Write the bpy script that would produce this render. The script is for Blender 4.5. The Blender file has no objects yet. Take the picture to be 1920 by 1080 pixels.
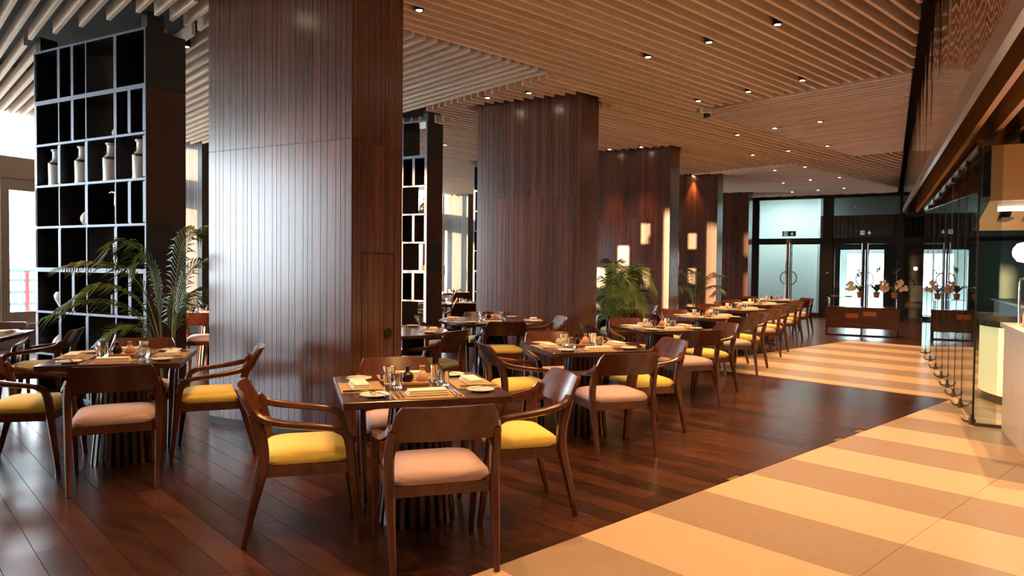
import bpy, math, random
import numpy as np
from mathutils import Vector, Matrix
random.seed(7)
R = math.radians
scene = bpy.context.scene
COL = scene.collection

# ------------------------------------------------------------------ camera
FPX, PITCH, ROLL, YAW, CAMH = 1330.4, R(-1.5556), R(0.5953), R(27.914), 1.42
def _cam_axes():
    cp, sp = math.cos(PITCH), math.sin(PITCH)
    fw = Vector((0, cp, sp)); up = Vector((0, -sp, cp)); rt = Vector((1, 0, 0))
    c, s = math.cos(ROLL), math.sin(ROLL)
    rt, up = c*rt + s*up, c*up - s*rt
    m = Matrix(((math.cos(YAW), -math.sin(YAW), 0), (math.sin(YAW), math.cos(YAW), 0), (0, 0, 1)))
    return m @ rt, m @ up, m @ fw
RT, UP, FW = _cam_axes()
CAMP = Vector((0, 0, CAMH))
cam = bpy.data.cameras.new('camera')
cam.sensor_width = 36.0
cam.lens = FPX / 1920 * 36.0
cam.clip_start = 0.05
cam.clip_end = 400
camo = bpy.data.objects.new('camera', cam)
mw = Matrix.Identity(4)
for i in range(3):
    mw[i][0] = RT[i]; mw[i][1] = UP[i]; mw[i][2] = -FW[i]; mw[i][3] = CAMP[i]
camo.matrix_world = mw
COL.objects.link(camo)
scene.camera = camo
def in_view(p, mx=0.25, my=0.25):
    d = Vector(p) - CAMP
    w = d.dot(FW)
    if w < 0.2: return False
    x = FPX*d.dot(RT)/w/960; y = FPX*d.dot(UP)/w/540
    return abs(x) < 1+mx and abs(y) < 1+my

# ------------------------------------------------------------------ world, sun, exposure
SKY = 16.0
SUN = 22.0
DOWN_W = 180.0
world = bpy.data.worlds.new('sky'); scene.world = world
world.use_nodes = True
nt = world.node_tree
bg = nt.nodes['Background']
bg.inputs[0].default_value = (0.80, 0.90, 1.0, 1)
bg.inputs[1].default_value = SKY
sun = bpy.data.lights.new('sun', 'SUN'); sun.energy = SUN; sun.color = (1.0, 0.56, 0.28); sun.angle = R(0.8)
suno = bpy.data.objects.new('sun', sun)
SUND = Vector((0.478, 0.878, -0.068)).normalized()
suno.rotation_euler = SUND.to_track_quat('-Z', 'Y').to_euler()
suno.location = (-30, -40, 12)
COL.objects.link(suno)
scene.view_settings.view_transform = 'Standard'
scene.view_settings.look = 'None'
scene.view_settings.gamma = 1.0
scene.view_settings.use_curve_mapping = False
scene.view_settings.exposure = 0.0

# ------------------------------------------------------------------ materials
MATS = {}
def nodes(name):
    m = bpy.data.materials.new(name); m.use_nodes = True
    MATS[name] = m
    t = m.node_tree
    return m, t, t.nodes['Principled BSDF']
def mat(name, col, rough=0.5, metal=0.0, spec=0.5, coat=0.0, coat_rough=0.1, noise=0.0, nscale=20.0, bump=0.0, emit=None, estr=0.0, sheen=0.0, rand=0.0):
    m, t, b = nodes(name)
    b.inputs['Base Color'].default_value = (*col, 1)
    b.inputs['Roughness'].default_value = rough
    b.inputs['Metallic'].default_value = metal
    b.inputs['Specular IOR Level'].default_value = spec
    b.inputs['Coat Weight'].default_value = coat
    b.inputs['Coat Roughness'].default_value = coat_rough
    b.inputs['Sheen Weight'].default_value = sheen
    if emit:
        b.inputs['Emission Color'].default_value = (*emit, 1)
        b.inputs['Emission Strength'].default_value = estr
    if noise or bump:
        tc = t.nodes.new('ShaderNodeTexCoord')
        n = t.nodes.new('ShaderNodeTexNoise'); n.inputs['Scale'].default_value = nscale; n.inputs['Detail'].default_value = 4
        t.links.new(tc.outputs['Object'], n.inputs['Vector'])
        if noise:
            mx = t.nodes.new('ShaderNodeMix'); mx.data_type = 'RGBA'
            mx.inputs['A'].default_value = (*[c*(1-noise) for c in col], 1)
            mx.inputs['B'].default_value = (*[min(1, c*(1+noise)) for c in col], 1)
            t.links.new(n.outputs['Fac'], mx.inputs['Factor'])
            t.links.new(mx.outputs['Result'], b.inputs['Base Color'])
        if bump:
            bp = t.nodes.new('ShaderNodeBump'); bp.inputs['Strength'].default_value = bump; bp.inputs['Distance'].default_value = 0.01
            t.links.new(n.outputs['Fac'], bp.inputs['Height'])
            t.links.new(bp.outputs['Normal'], b.inputs['Normal'])
    return m
def wood(name, c1, c2, scale, rough=0.3, rand=0.35, bump=0.15, coat=0.0, spec=0.5, rotz=0.0, coat_rough=0.2):
    """grained wood: noise stretched along the grain, each piece a little lighter or darker"""
    m, t, b = nodes(name)
    tc = t.nodes.new('ShaderNodeTexCoord')
    oi = t.nodes.new('ShaderNodeObjectInfo')
    mp = t.nodes.new('ShaderNodeMapping')
    mp.inputs['Scale'].default_value = scale
    mp.inputs['Rotation'].default_value = (0, 0, rotz)
    vm = t.nodes.new('ShaderNodeVectorMath'); vm.operation = 'MULTIPLY_ADD'
    vm.inputs[1].default_value = (1, 1, 1)
    cm = t.nodes.new('ShaderNodeCombineXYZ')
    mu = t.nodes.new('ShaderNodeMath'); mu.operation = 'MULTIPLY'; mu.inputs[1].default_value = 37.0
    t.links.new(oi.outputs['Random'], mu.inputs[0])
    for k in range(3): t.links.new(mu.outputs[0], cm.inputs[k])
    t.links.new(tc.outputs['Object'], mp.inputs['Vector'])
    t.links.new(mp.outputs['Vector'], vm.inputs[0]); t.links.new(cm.outputs[0], vm.inputs[2])
    n = t.nodes.new('ShaderNodeTexNoise'); n.inputs['Scale'].default_value = 1.0; n.inputs['Detail'].default_value = 6; n.inputs['Roughness'].default_value = 0.6
    t.links.new(vm.outputs[0], n.inputs['Vector'])
    cr = t.nodes.new('ShaderNodeValToRGB')
    cr.color_ramp.elements[0].position = 0.32; cr.color_ramp.elements[0].color = (*c1, 1)
    cr.color_ramp.elements[1].position = 0.68; cr.color_ramp.elements[1].color = (*c2, 1)
    t.links.new(n.outputs['Fac'], cr.inputs['Fac'])
    hs = t.nodes.new('ShaderNodeHueSaturation')
    mr = t.nodes.new('ShaderNodeMapRange'); mr.inputs['To Min'].default_value = 1-rand; mr.inputs['To Max'].default_value = 1+rand
    t.links.new(oi.outputs['Random'], mr.inputs['Value'])
    t.links.new(mr.outputs[0], hs.inputs['Value'])
    t.links.new(cr.outputs['Color'], hs.inputs['Color'])
    t.links.new(hs.outputs['Color'], b.inputs['Base Color'])
    b.inputs['Roughness'].default_value = rough
    b.inputs['Specular IOR Level'].default_value = spec
    b.inputs['Coat Weight'].default_value = coat
    b.inputs['Coat Roughness'].default_value = coat_rough
    if bump:
        bp = t.nodes.new('ShaderNodeBump'); bp.inputs['Strength'].default_value = bump; bp.inputs['Distance'].default_value = 0.004
        t.links.new(n.outputs['Fac'], bp.inputs['Height']); t.links.new(bp.outputs['Normal'], b.inputs['Normal'])
    return m
def pane_mat(name, tint, refl=1.0, base=0.0):
    """thin sheet of glass: clear, tinted, mirror-like at grazing angles"""
    m = bpy.data.materials.new(name); m.use_nodes = True; MATS[name] = m
    t = m.node_tree; t.nodes.clear()
    out = t.nodes.new('ShaderNodeOutputMaterial')
    tr = t.nodes.new('ShaderNodeBsdfTransparent'); tr.inputs[0].default_value = (*tint, 1)
    gl = t.nodes.new('ShaderNodeBsdfGlossy'); gl.inputs['Roughness'].default_value = 0.0
    lw = t.nodes.new('ShaderNodeLayerWeight'); lw.inputs['Blend'].default_value = 0.5
    fr = t.nodes.new('ShaderNodeMath'); fr.operation = 'POWER'; fr.inputs[1].default_value = 5.0
    t.links.new(lw.outputs['Facing'], fr.inputs[0])
    mu = t.nodes.new('ShaderNodeMath'); mu.operation = 'MULTIPLY_ADD'; mu.inputs[1].default_value = refl; mu.inputs[2].default_value = base
    mx = t.nodes.new('ShaderNodeMixShader')
    t.links.new(fr.outputs[0], mu.inputs[0]); t.links.new(mu.outputs[0], mx.inputs[0])
    t.links.new(tr.outputs[0], mx.inputs[1]); t.links.new(gl.outputs[0], mx.inputs[2])
    t.links.new(mx.outputs[0], out.inputs[0])
    return m
TH = R(19.5)
wood('floor_wood', (0.026, 0.0085, 0.0045), (0.068, 0.024, 0.012), (1.2, 16, 4), rough=0.25, rand=0.5, bump=0.08, rotz=TH, spec=0.45)
wood('cladding', (0.076, 0.022, 0.011), (0.142, 0.043, 0.022), (55, 55, 1.6), rough=0.26, rand=0.22, bump=0.04, spec=1.0, coat=0.35, coat_rough=0.20)
wood('pier_wood', (0.075, 0.062, 0.055), (0.12, 0.10, 0.09), (50, 50, 1.6), rough=0.5, rand=0.15, bump=0.0, spec=0.4)
wood('slat_oak', (0.74, 0.57, 0.42), (0.84, 0.67, 0.51), (9, 9, 30), rough=0.6, rand=0.10, bump=0.0)
wood('chair_wood', (0.060, 0.016, 0.008), (0.115, 0.034, 0.015), (14, 14, 3), rough=0.24, rand=0.12, bump=0.0, spec=0.6)
wood('table_wood', (0.040, 0.016, 0.010), (0.070, 0.028, 0.017), (6, 30, 10), rough=0.22, rand=0.10, bump=0.0)
wood('base_slat', (0.075, 0.028, 0.016), (0.13, 0.055, 0.03), (20, 20, 3), rough=0.35, rand=0.45, bump=0.0)
wood('beam_wood', (0.36, 0.19, 0.09), (0.46, 0.26, 0.13), (30, 1.5, 30), rough=0.5, rand=0.1, bump=0.0)
wood('rust_panel', (0.065, 0.030, 0.022), (0.095, 0.045, 0.032), (8, 8, 3), rough=0.5, rand=0.1, bump=0.0)
mat('tile_light', (0.52, 0.345, 0.245), rough=0.32, noise=0.04, nscale=6)
mat('tile_dark', (0.285, 0.205, 0.155), rough=0.32, noise=0.12, nscale=14)
mat('grout', (0.13, 0.085, 0.055), rough=0.8, noise=0.1)
mat('black_void', (0.010, 0.010, 0.011), rough=0.9, noise=0.3)
mat('duct_grey', (0.05, 0.055, 0.06), rough=0.6, noise=0.2, nscale=3)
mat('laminate_black', (0.012, 0.012, 0.015), rough=0.35, noise=0.2, nscale=8)
mat('laminate_grey', (0.030, 0.031, 0.036), rough=0.4, noise=0.12, nscale=8)
mat('edge_daylight', (0.11, 0.12, 0.155), rough=0.42, metal=0.3, noise=0.06)  # window light on the shelves' front edges, put into a paler colour
mat('black_frame', (0.012, 0.013, 0.016), rough=0.35, noise=0.1)
mat('fabric_yellow', (0.74, 0.57, 0.12), rough=0.9, noise=0.07, nscale=120, bump=0.15, sheen=0.2)
mat('fabric_pink', (0.48, 0.335, 0.33), rough=0.9, noise=0.06, nscale=120, bump=0.15, sheen=0.2)
mat('fabric_grey', (0.16, 0.155, 0.11), rough=0.9, noise=0.07, nscale=120, bump=0.15, sheen=0.2)
mat('porcelain', (0.80, 0.78, 0.72), rough=0.15, coat=0.5, noise=0.02)
mat('linen', (0.70, 0.62, 0.52), rough=0.9, noise=0.06, nscale=60, bump=0.2)
mat('placemat', (0.36, 0.22, 0.12), rough=0.7, noise=0.22, nscale=90, bump=0.3)
mat('cutlery', (0.55, 0.52, 0.48), rough=0.18, metal=1.0, noise=0.03)
mat('bottle_dark', (0.030, 0.010, 0.008), rough=0.12, noise=0.1)
mat('bottle_tan', (0.62, 0.36, 0.20), rough=0.35, noise=0.05)
mat('tray_wood', (0.50, 0.27, 0.12), rough=0.45, noise=0.12, nscale=30)
mat('black_gloss', (0.010, 0.010, 0.013), rough=0.14, noise=0.1)
mat('white_ceramic', (0.85, 0.85, 0.85), rough=0.2, noise=0.02)
mat('can_metal', (0.80, 0.77, 0.73), rough=0.28, metal=0.1, noise=0.03)
mat('copper', (0.55, 0.20, 0.09), rough=0.28, metal=1.0, noise=0.1)
mat('bronze_dark', (0.12, 0.08, 0.05), rough=0.3, metal=0.9, noise=0.2)
mat('bronze_lip', (0.20, 0.105, 0.07), rough=0.32, metal=0.8, noise=0.1)
mat('terracotta', (0.42, 0.15, 0.07), rough=0.7, noise=0.1)
mat('pot_dark', (0.05, 0.045, 0.04), rough=0.5, noise=0.1)
mat('soil', (0.04, 0.025, 0.015), rough=0.95, noise=0.4)
mat('palm_leaf', (0.065, 0.125, 0.020), rough=0.45, noise=0.3, nscale=3)
mat('palm_stem', (0.22, 0.27, 0.08), rough=0.5, noise=0.2)
mat('orchid_leaf', (0.035, 0.10, 0.02), rough=0.4, noise=0.3, nscale=6)
mat('orchid_petal', (0.85, 0.62, 0.56), rough=0.6, noise=0.06)
mat('orchid_cream', (0.90, 0.78, 0.58), rough=0.6, noise=0.05)
mat('plaster_white', (0.78, 0.80, 0.78), rough=0.8, noise=0.02)
mat('plaster_grey', (0.20, 0.235, 0.235), rough=0.8, noise=0.03)
mat('plaster_dark', (0.10, 0.085, 0.075), rough=0.8, noise=0.05)
mat('facade_frame', (0.46, 0.38, 0.31), rough=0.5, noise=0.04)
mat('terrace', (0.50, 0.48, 0.45), rough=0.9, noise=0.08)
mat('rail_green', (0.10, 0.30, 0.26), rough=0.5, noise=0.1)
mat('rail_red', (0.40, 0.05, 0.06), rough=0.6, noise=0.1)
mat('steel', (0.55, 0.55, 0.55), rough=0.25, metal=1.0, noise=0.05)
mat('steel_dark', (0.16, 0.15, 0.14), rough=0.35, metal=0.8, noise=0.1)
mat('brass_panel', (0.62, 0.40, 0.22), rough=0.34, metal=0.15, noise=0.10, nscale=4)
mat('marble', (0.70, 0.63, 0.56), rough=0.25, noise=0.07, nscale=5)
mat('stone_black', (0.02, 0.018, 0.016), rough=0.15, noise=0.3, nscale=30)
mat('onyx_lit', (0.75, 0.66, 0.38), rough=0.4, noise=0.08, nscale=3, emit=(1.0, 0.82, 0.42), estr=0.9)
mat('lamp_glow', (1, 1, 1), rough=0.4, emit=(1.0, 0.80, 0.52), estr=60.0)
mat('globe_glow', (1, 1, 1), rough=0.4, emit=(1.0, 0.93, 0.82), estr=30.0)
mat('tube_glow', (1, 1, 1), rough=0.4, emit=(1.0, 0.88, 0.70), estr=6.0)
mat('sign_green', (0.005, 0.035, 0.022), rough=0.4, noise=0.05)
mat('sign_white', (0.85, 0.9, 0.87), rough=0.5, emit=(0.75, 1.0, 0.85), estr=0.35)
mat('camera_white', (0.75, 0.74, 0.72), rough=0.4, noise=0.02)
mat('dark_dome', (0.01, 0.01, 0.012), rough=0.05)
wood('console_wood', (0.045, 0.014, 0.010), (0.075, 0.026, 0.018), (3, 20, 20), rough=0.2, rand=0.05, bump=0.0)
wood('burgundy', (0.018, 0.008, 0.007), (0.035, 0.014, 0.012), (30, 30, 2), rough=0.35, rand=0.25, bump=0.0)
pane_mat('window_glass', (0.96, 0.98, 0.975), refl=0.9, base=0.03)
pane_mat('partition_glass', (0.80, 0.85, 0.82), refl=1.0, base=0.04)
pane_mat('door_glass', (0.86, 0.92, 0.90), refl=1.0, base=0.03)
pane_mat('shelf_glass', (0.85, 0.92, 0.90), refl=1.0, base=0.03)
def glass_mat():
    m, t, b = nodes('tumbler_glass')
    b.inputs['Base Color'].default_value = (0.93, 0.96, 0.92, 1)
    b.inputs['Roughness'].default_value = 0.02
    b.inputs['Transmission Weight'].default_value = 1.0
    b.inputs['IOR'].default_value = 1.45
    return m
glass_mat()
def mirror_mat():
    m, t, b = nodes('bronze_mirror')
    b.inputs['Base Color'].default_value = (0.46, 0.30, 0.21, 1)
    b.inputs['Metallic'].default_value = 1.0
    b.inputs['Roughness'].default_value = 0.05
    tc = t.nodes.new('ShaderNodeTexCoord')
    mp = t.nodes.new('ShaderNodeMapping'); mp.inputs['Scale'].default_value = (1, 1.3, 0.9)
    n = t.nodes.new('ShaderNodeTexNoise'); n.inputs['Scale'].default_value = 1.6; n.inputs['Detail'].default_value = 1
    bp = t.nodes.new('ShaderNodeBump'); bp.inputs['Strength'].default_value = 0.5; bp.inputs['Distance'].default_value = 0.03
    t.links.new(tc.outputs['Object'], mp.inputs[0]); t.links.new(mp.outputs[0], n.inputs['Vector'])
    t.links.new(n.outputs['Fac'], bp.inputs['Height']); t.links.new(bp.outputs['Normal'], b.inputs['Normal'])
mirror_mat()

# ------------------------------------------------------------------ mesh helpers
class MB:
    def __init__(s): s.v = []; s.f = []
    def add(s, vs, fs):
        o = len(s.v); s.v += [tuple(v) for v in vs]; s.f += [tuple(i+o for i in f) for f in fs]; return s
    def box(s, x0, x1, y0, y1, z0, z1):
        return s.add([(x0,y0,z0),(x1,y0,z0),(x1,y1,z0),(x0,y1,z0),(x0,y0,z1),(x1,y0,z1),(x1,y1,z1),(x0,y1,z1)],
                     [(0,3,2,1),(4,5,6,7),(0,1,5,4),(1,2,6,5),(2,3,7,6),(3,0,4,7)])
    def prism(s, poly, z0, z1):
        n = len(poly)
        vs = [(p[0],p[1],z0) for p in poly] + [(p[0],p[1],z1) for p in poly]
        fs = [tuple(range(n-1,-1,-1)), tuple(range(n,2*n))] + [(i,(i+1)%n,n+(i+1)%n,n+i) for i in range(n)]
        return s.add(vs, fs)
    def rings(s, rings, cap=True, closed=True):
        n = len(rings[0]); o = []
        vs = [p for r in rings for p in r]
        fs = []
        for k in range(len(rings)-1):
            for i in range(n if closed else n-1):
                a, b = k*n+i, k*n+(i+1)%n
                fs.append((a, b, b+n, a+n))
        if cap:
            fs.append(tuple(range(n-1,-1,-1))); fs.append(tuple(range((len(rings)-1)*n, len(rings)*n)))
        return s.add(vs, fs)
    def lathe(s, prof, n=16, c=(0,0,0), cap=True):
        return s.rings([[(c[0]+r*math.cos(2*math.pi*i/n), c[1]+r*math.sin(2*math.pi*i/n), c[2]+z) for i in range(n)] for r, z in prof], cap)
    def slab(s, w, d, r, z0, z1, ch, c=(0,0), nseg=4):
        """rounded rectangle with eased top and bottom edges"""
        def ring(ins, z):
            out = []
            for q, (sx, sy) in enumerate(((1,1),(-1,1),(-1,-1),(1,-1))):
                for k in range(nseg+1):
                    a = q*math.pi/2 + k*math.pi/2/nseg
                    out.append((c[0]+sx*(w/2-r)+(r-ins)*math.cos(a), c[1]+sy*(d/2-r)+(r-ins)*math.sin(a), z))
            return out
        return s.rings([ring(ch, z0), ring(0, z0+ch), ring(0, z1-ch), ring(ch, z1)])
    def sweep(s, pts, sizes, ref=(0,0,1), n=8, power=2.6, cap=True):
        P = [Vector(p) for p in pts]; rr = []
        for i, p in enumerate(P):
            t = (P[min(i+1,len(P)-1)] - P[max(i-1,0)]).normalized()
            rf = Vector(ref(i) if callable(ref) else ref)
            side = t.cross(rf)
            if side.length < 1e-5: side = t.cross(Vector((0,1,0)))
            side.normalize(); up = side.cross(t)
            w, h = sizes[i] if isinstance(sizes, list) else sizes
            ring = []
            for k in range(n):
                a = 2*math.pi*(k+0.5)/n
                ca, sa = math.cos(a), math.sin(a)
                x = math.copysign(abs(ca)**(2/power), ca)*w/2; y = math.copysign(abs(sa)**(2/power), sa)*h/2
                ring.append(p + side*x + up*y)
            rr.append(ring)
        return s.rings(rr, cap)
    def tube(s, a, b, r, n=8):
        return s.sweep([a, b], (2*r, 2*r), ref=(0.01, 0.02, 1) if abs(a[0]-b[0])+abs(a[1]-b[1]) > 1e-4 else (0,1,0), n=n, power=2)
    def mesh(s, name, m, smooth=False):
        me = bpy.data.meshes.new(name)
        me.from_pydata(s.v, [], s.f)
        if m: me.materials.append(MATS[m])
        if smooth:
            me.polygons.foreach_set('use_smooth', [True]*len(me.polygons))
            try: me.set_sharp_from_angle(angle=R(38))
            except Exception: pass
        me.update()
        return me
    def build(s, name, m, parent=None, smooth=False, loc=None, rz=0):
        return obj(name, s.mesh(name, m, smooth), parent, loc, rz)
def obj(name, me, parent=None, loc=None, rz=0):
    o = bpy.data.objects.new(name, me); COL.objects.link(o)
    if parent: o.parent = parent
    if loc: o.location = loc
    if rz: o.rotation_euler[2] = rz
    return o
def tag(o, label=None, cat=None, group=None, kind=None):
    if label: o['label'] = label
    if cat: o['category'] = cat
    if group: o['group'] = group
    if kind: o['kind'] = kind
    return o
def thing(name, label, cat, loc=(0,0,0), rz=0, group=None):
    o = bpy.data.objects.new(name, None); o.empty_display_size = 0.1; COL.objects.link(o)
    o.location = loc; o.rotation_euler[2] = rz
    return tag(o, label, cat, group)
def copy_tree(o, parent=None):
    c = o.copy(); COL.objects.link(c); c.parent = parent
    for ch in list(o.children): copy_tree(ch, c)
    return c
def clip(poly, a, b, c):
    """keep the part of a convex polygon where a*x + b*y <= c"""
    out = []
    for i in range(len(poly)):
        p, q = poly[i], poly[(i+1) % len(poly)]
        dp, dq = a*p[0]+b*p[1]-c, a*q[0]+b*q[1]-c
        if dp <= 0: out.append(p)
        if dp*dq < 0:
            t = dp/(dp-dq); out.append((p[0]+t*(q[0]-p[0]), p[1]+t*(q[1]-p[1])))
    return out
def area(p):
    return abs(sum(p[i][0]*p[(i+1)%len(p)][1]-p[(i+1)%len(p)][0]*p[i][1] for i in range(len(p))))/2 if len(p) > 2 else 0
CU, SU = math.cos(TH), math.sin(TH)
def uv2xy(u, v): return (u*CU + v*SU, -u*SU + v*CU)
def catmull(pts, per=4):
    P = [np.array(p, float) for p in pts]
    P = [2*P[0]-P[1]] + P + [2*P[-1]-P[-2]]
    out = []
    for i in range(1, len(P)-2):
        for k in range(per):
            t = k/per; a, b, c, d = P[i-1], P[i], P[i+1], P[i+2]
            out.append(tuple(0.5*((2*b)+(-a+c)*t+(2*a-5*b+4*c-d)*t*t+(-a+3*b-3*c+d)*t**3)))
    out.append(tuple(P[-2]))
    return out

# ------------------------------------------------------------------ layout numbers
XF = -13.0                       # window front of the room
YB, YFAR = -6.0, 24.0            # wall behind the camera, glass doors at the far end
XK = 4.6                         # back of the kitchen
ZS, ZP = 3.79, 4.7               # underside of slats, dark ceiling above them
UB, V1, V2, UC = -2.506, 9.05, 15.16, -6.08   # edges of the striped tiles
PX0, PX1, PD = -5.42, -3.765, 0.66
PY = [4.38, 9.09, 13.62, 17.9, 22.35]
SX0, SX1, SD = -8.21, -6.33, 0.44
SY = [4.40, 9.10, 13.62, 17.9]
FPY = [9.5, 14.5, 19.5]          # piers against the windows

# ------------------------------------------------------------------ floor
floor = MB().box(XF-0.1, XK+0.1, YB, YFAR+4.2, -0.25, -0.006).build('floor', 'grout')
tag(floor, kind='structure')
PITCHV, PLEN = 0.155, 1.9
planks = []
for r in range(int(-14/PITCHV), int(30/PITCHV)):
    v0 = r*PITCHV; vm = v0+PITCHV/2
    rnd = random.Random(r)
    umax = UB if vm < V1 else (UC if vm < V2 else 6.0)
    if vm >= 26: umax = 6.0
    u = -26 + rnd.random()*PLEN
    while u < umax:
        L = PLEN*(0.7+0.6*rnd.random())
        u1 = min(u+L, umax)
        va, vb = v0, v0+PITCHV
        if va < V1 < vb: vb = V1 if vm < V1 else vb; va = V1 if vm >= V1 else va
        if va < V2 < vb: vb = V2 if vm < V2 else vb; va = V2 if vm >= V2 else va
        g = 0.0017
        poly = [uv2xy(*q) for q in ((u+g,va+g),(u1-g,va+g),(u1-g,vb-g),(u+g,vb-g))]
        for c in ((-1,0,-XF),(1,0,0.9 if vm >= V2 else XK),(0,-1,-YB),(0,1,YFAR+4.0)):
            poly = clip(poly, *c) if len(poly) > 2 else []
        if area(poly) > 0.01:
            cx = sum(p[0] for p in poly)/len(poly); cy = sum(p[1] for p in poly)/len(poly)
            planks.append((poly, cx, cy))
        u = u1
vis = [p for p in planks if in_view((p[1],p[2],0), 0.15, 0.2)]
vis.sort(key=lambda p: p[1]**2+p[2]**2)
front = vis[:300]; ids = {id(p) for p in front}
def plank_mesh(poly, cx, cy):
    return MB().prism([(p[0]-cx, p[1]-cy) for p in poly], -0.02, 0.0)
for poly, cx, cy in front:
    plank_mesh(poly, cx, cy).build('plank', 'floor_wood', floor, loc=(cx, cy, 0))
rest = MB()
for p in planks:
    if id(p) not in ids: rest.prism(p[0], -0.022, 0.0)
tag(rest.build('planking', 'floor_wood', floor), kind='stuff')
TP, TL = 0.5955, 1.2
tv0 = 2.808
k = -16
while True:
    v0 = tv0 + k*TP; v1 = v0 + TP
    if v0 > V2: break
    light = (k % 2 == 0)
    for (lo, hi, ul) in ((-99, V1, UB), (V1, V2, UC)):
        a, b = max(v0, lo), min(v1, hi)
        if b-a < 0.01: continue
        j = 0
        while True:
            u0 = ul + j*TL; u1 = u0+TL; j += 1
            if u0 > 7: break
            g = 0.0012
            poly = [uv2xy(*q) for q in ((u0+g,a+g),(u1-g,a+g),(u1-g,b-g),(u0+g,b-g))]
            for c in ((1,0,XK),(0,-1,-YB),(0,1,YFAR)):
                poly = clip(poly, *c) if len(poly) > 2 else []
            if area(poly) > 0.005:
                cx = sum(p[0] for p in poly)/len(poly); cy = sum(p[1] for p in poly)/len(poly)
                plank_mesh(poly, cx, cy).build('tile', 'tile_light' if light else 'tile_dark', floor, loc=(cx, cy, 0))
    k += 1

# ------------------------------------------------------------------ ceiling
ceil = MB().box(XF-0.1, XK+0.1, YB, YFAR, ZP, ZP+0.2).build('ceiling', 'black_void')
tag(ceil, kind='structure')
SLW, SLH, SP = 0.036, 0.125, 0.1497
XR = 0.20
holes = [(PX0-0.13, PX1+0.13, y-0.15, y+PD+0.13) for y in PY] + [(SX0-0.12, SX1+0.12, y-0.10, y+SD+0.12) for y in SY] + [(XF, -11.85, y-0.12, y+1.0) for y in FPY]
RECTS = [(XF+0.25, XR, YB+0.02, YFAR-0.05)]
def seg_intervals(p, q):
    """pieces of the segment inside the room and outside the pillars"""
    d = (q[0]-p[0], q[1]-p[1])
    def rng(x0, x1, y0, y1):
        t0, t1 = 0.0, 1.0
        for o, dd, a, b in ((p[0],d[0],x0,x1),(p[1],d[1],y0,y1)):
            if abs(dd) < 1e-9:
                if o < a or o > b: return None
            else:
                ta, tb = (a-o)/dd, (b-o)/dd
                if ta > tb: ta, tb = tb, ta
                t0, t1 = max(t0, ta), min(t1, tb)
        return (t0, t1) if t1 > t0 else None
    base = rng(*RECTS[0])
    if not base: return []
    segs = [base]
    for h in holes:
        r = rng(*h)
        if not r: continue
        out = []
        for a, b in segs:
            if r[1] <= a or r[0] >= b: out.append((a, b)); continue
            if r[0] > a: out.append((a, r[0]))
            if r[1] < b: out.append((r[1], b))
        segs = out
    L = math.hypot(*d)
    return [(tuple(p[i]+d[i]*a for i in (0,1)), tuple(p[i]+d[i]*b for i in (0,1))) for a, b in segs if (b-a)*L > 0.12]
slats = []
def panel(along, u0, u1, v0, v1):
    if along == 'v':
        n0 = math.ceil((u0+3.275)/SP)
        while -3.275+n0*SP < u1:
            u = -3.275+n0*SP; n0 += 1
            slats.extend((s, 'v') for s in seg_intervals(uv2xy(u, v0), uv2xy(u, v1)))
    else:
        n0 = math.ceil((v0-1.054)/SP)
        while 1.054+n0*SP < v1:
            v = 1.054+n0*SP; n0 += 1
            slats.extend((s, 'u') for s in seg_intervals(uv2xy(u0, v), uv2xy(u1, v)))
panel('v', UC+0.05, 4, -12, 9.145)
panel('u', UC+0.03, 4, 9.20, 15.10)
panel('u', -22, UC-0.03, -12, 6.285)
panel('v', -22, UC-0.02, 6.32, 15.10)
panel('v', -7.40, 4, 15.14, 26)
panel('u', -24, -7.45, 15.18, 30)
def slat_len(s): return math.hypot(s[1][0]-s[0][0], s[1][1]-s[0][1])
def slat_seen(s):
    return any(in_view((s[0][0]+(s[1][0]-s[0][0])*t/8, s[0][1]+(s[1][1]-s[0][1])*t/8, ZS), 0.05, 0.05) for t in range(9))
def near_d(s):
    return min(math.hypot(s[0][0]+(s[1][0]-s[0][0])*t/8, s[0][1]+(s[1][1]-s[0][1])*t/8) for t in range(9) if in_view((s[0][0]+(s[1][0]-s[0][0])*t/8, s[0][1]+(s[1][1]-s[0][1])*t/8, ZS), 0.05, 0.05))
seen = sorted([s for s, a in slats if slat_seen(s)], key=lambda s: near_d(s) - slat_len(s)*0.3)
big = {id(s) for s in seen[:298]}
more = MB()
for s, a in slats:
    L = slat_len(s); cx, cy = (s[0][0]+s[1][0])/2, (s[0][1]+s[1][1])/2
    rz = math.atan2(s[1][1]-s[0][1], s[1][0]-s[0][0])
    if id(s) in big:
        MB().box(-L/2, L/2, -SLW/2, SLW/2, ZS, ZS+SLH).build('slat', 'slat_oak', ceil, loc=(cx, cy, 0), rz=rz)
    else:
        c_, s_ = math.cos(rz), math.sin(rz)
        more.prism([(cx+c_*a_-s_*b_, cy+s_*a_+c_*b_) for a_, b_ in ((-L/2,-SLW/2),(L/2,-SLW/2),(L/2,SLW/2),(-L/2,SLW/2))], ZS, ZS+SLH)
tag(more.build('slats_beyond', 'slat_oak', ceil), kind='stuff')
# ducts in the dark void
for k, y in enumerate((1.5, 3.2, 7.2)):
    MB().tube((XF+0.3, y, ZP-0.22), (-6.5, y-0.4, ZP-0.22), 0.12, 10).build('duct', 'duct_grey', ceil, True)

# ------------------------------------------------------------------ walls
def struct(name, mb, m): return tag(mb.build(name, m), kind='structure')
struct('wall_back', MB().box(XF-0.1, XK+0.1, YB-0.2, YB, -0.25, ZP+0.2), 'plaster_dark')
struct('wall_kitchen', MB().box(XK, XK+0.2, YB, YFAR+4, -0.25, ZP+0.2), 'plaster_dark')

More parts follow.
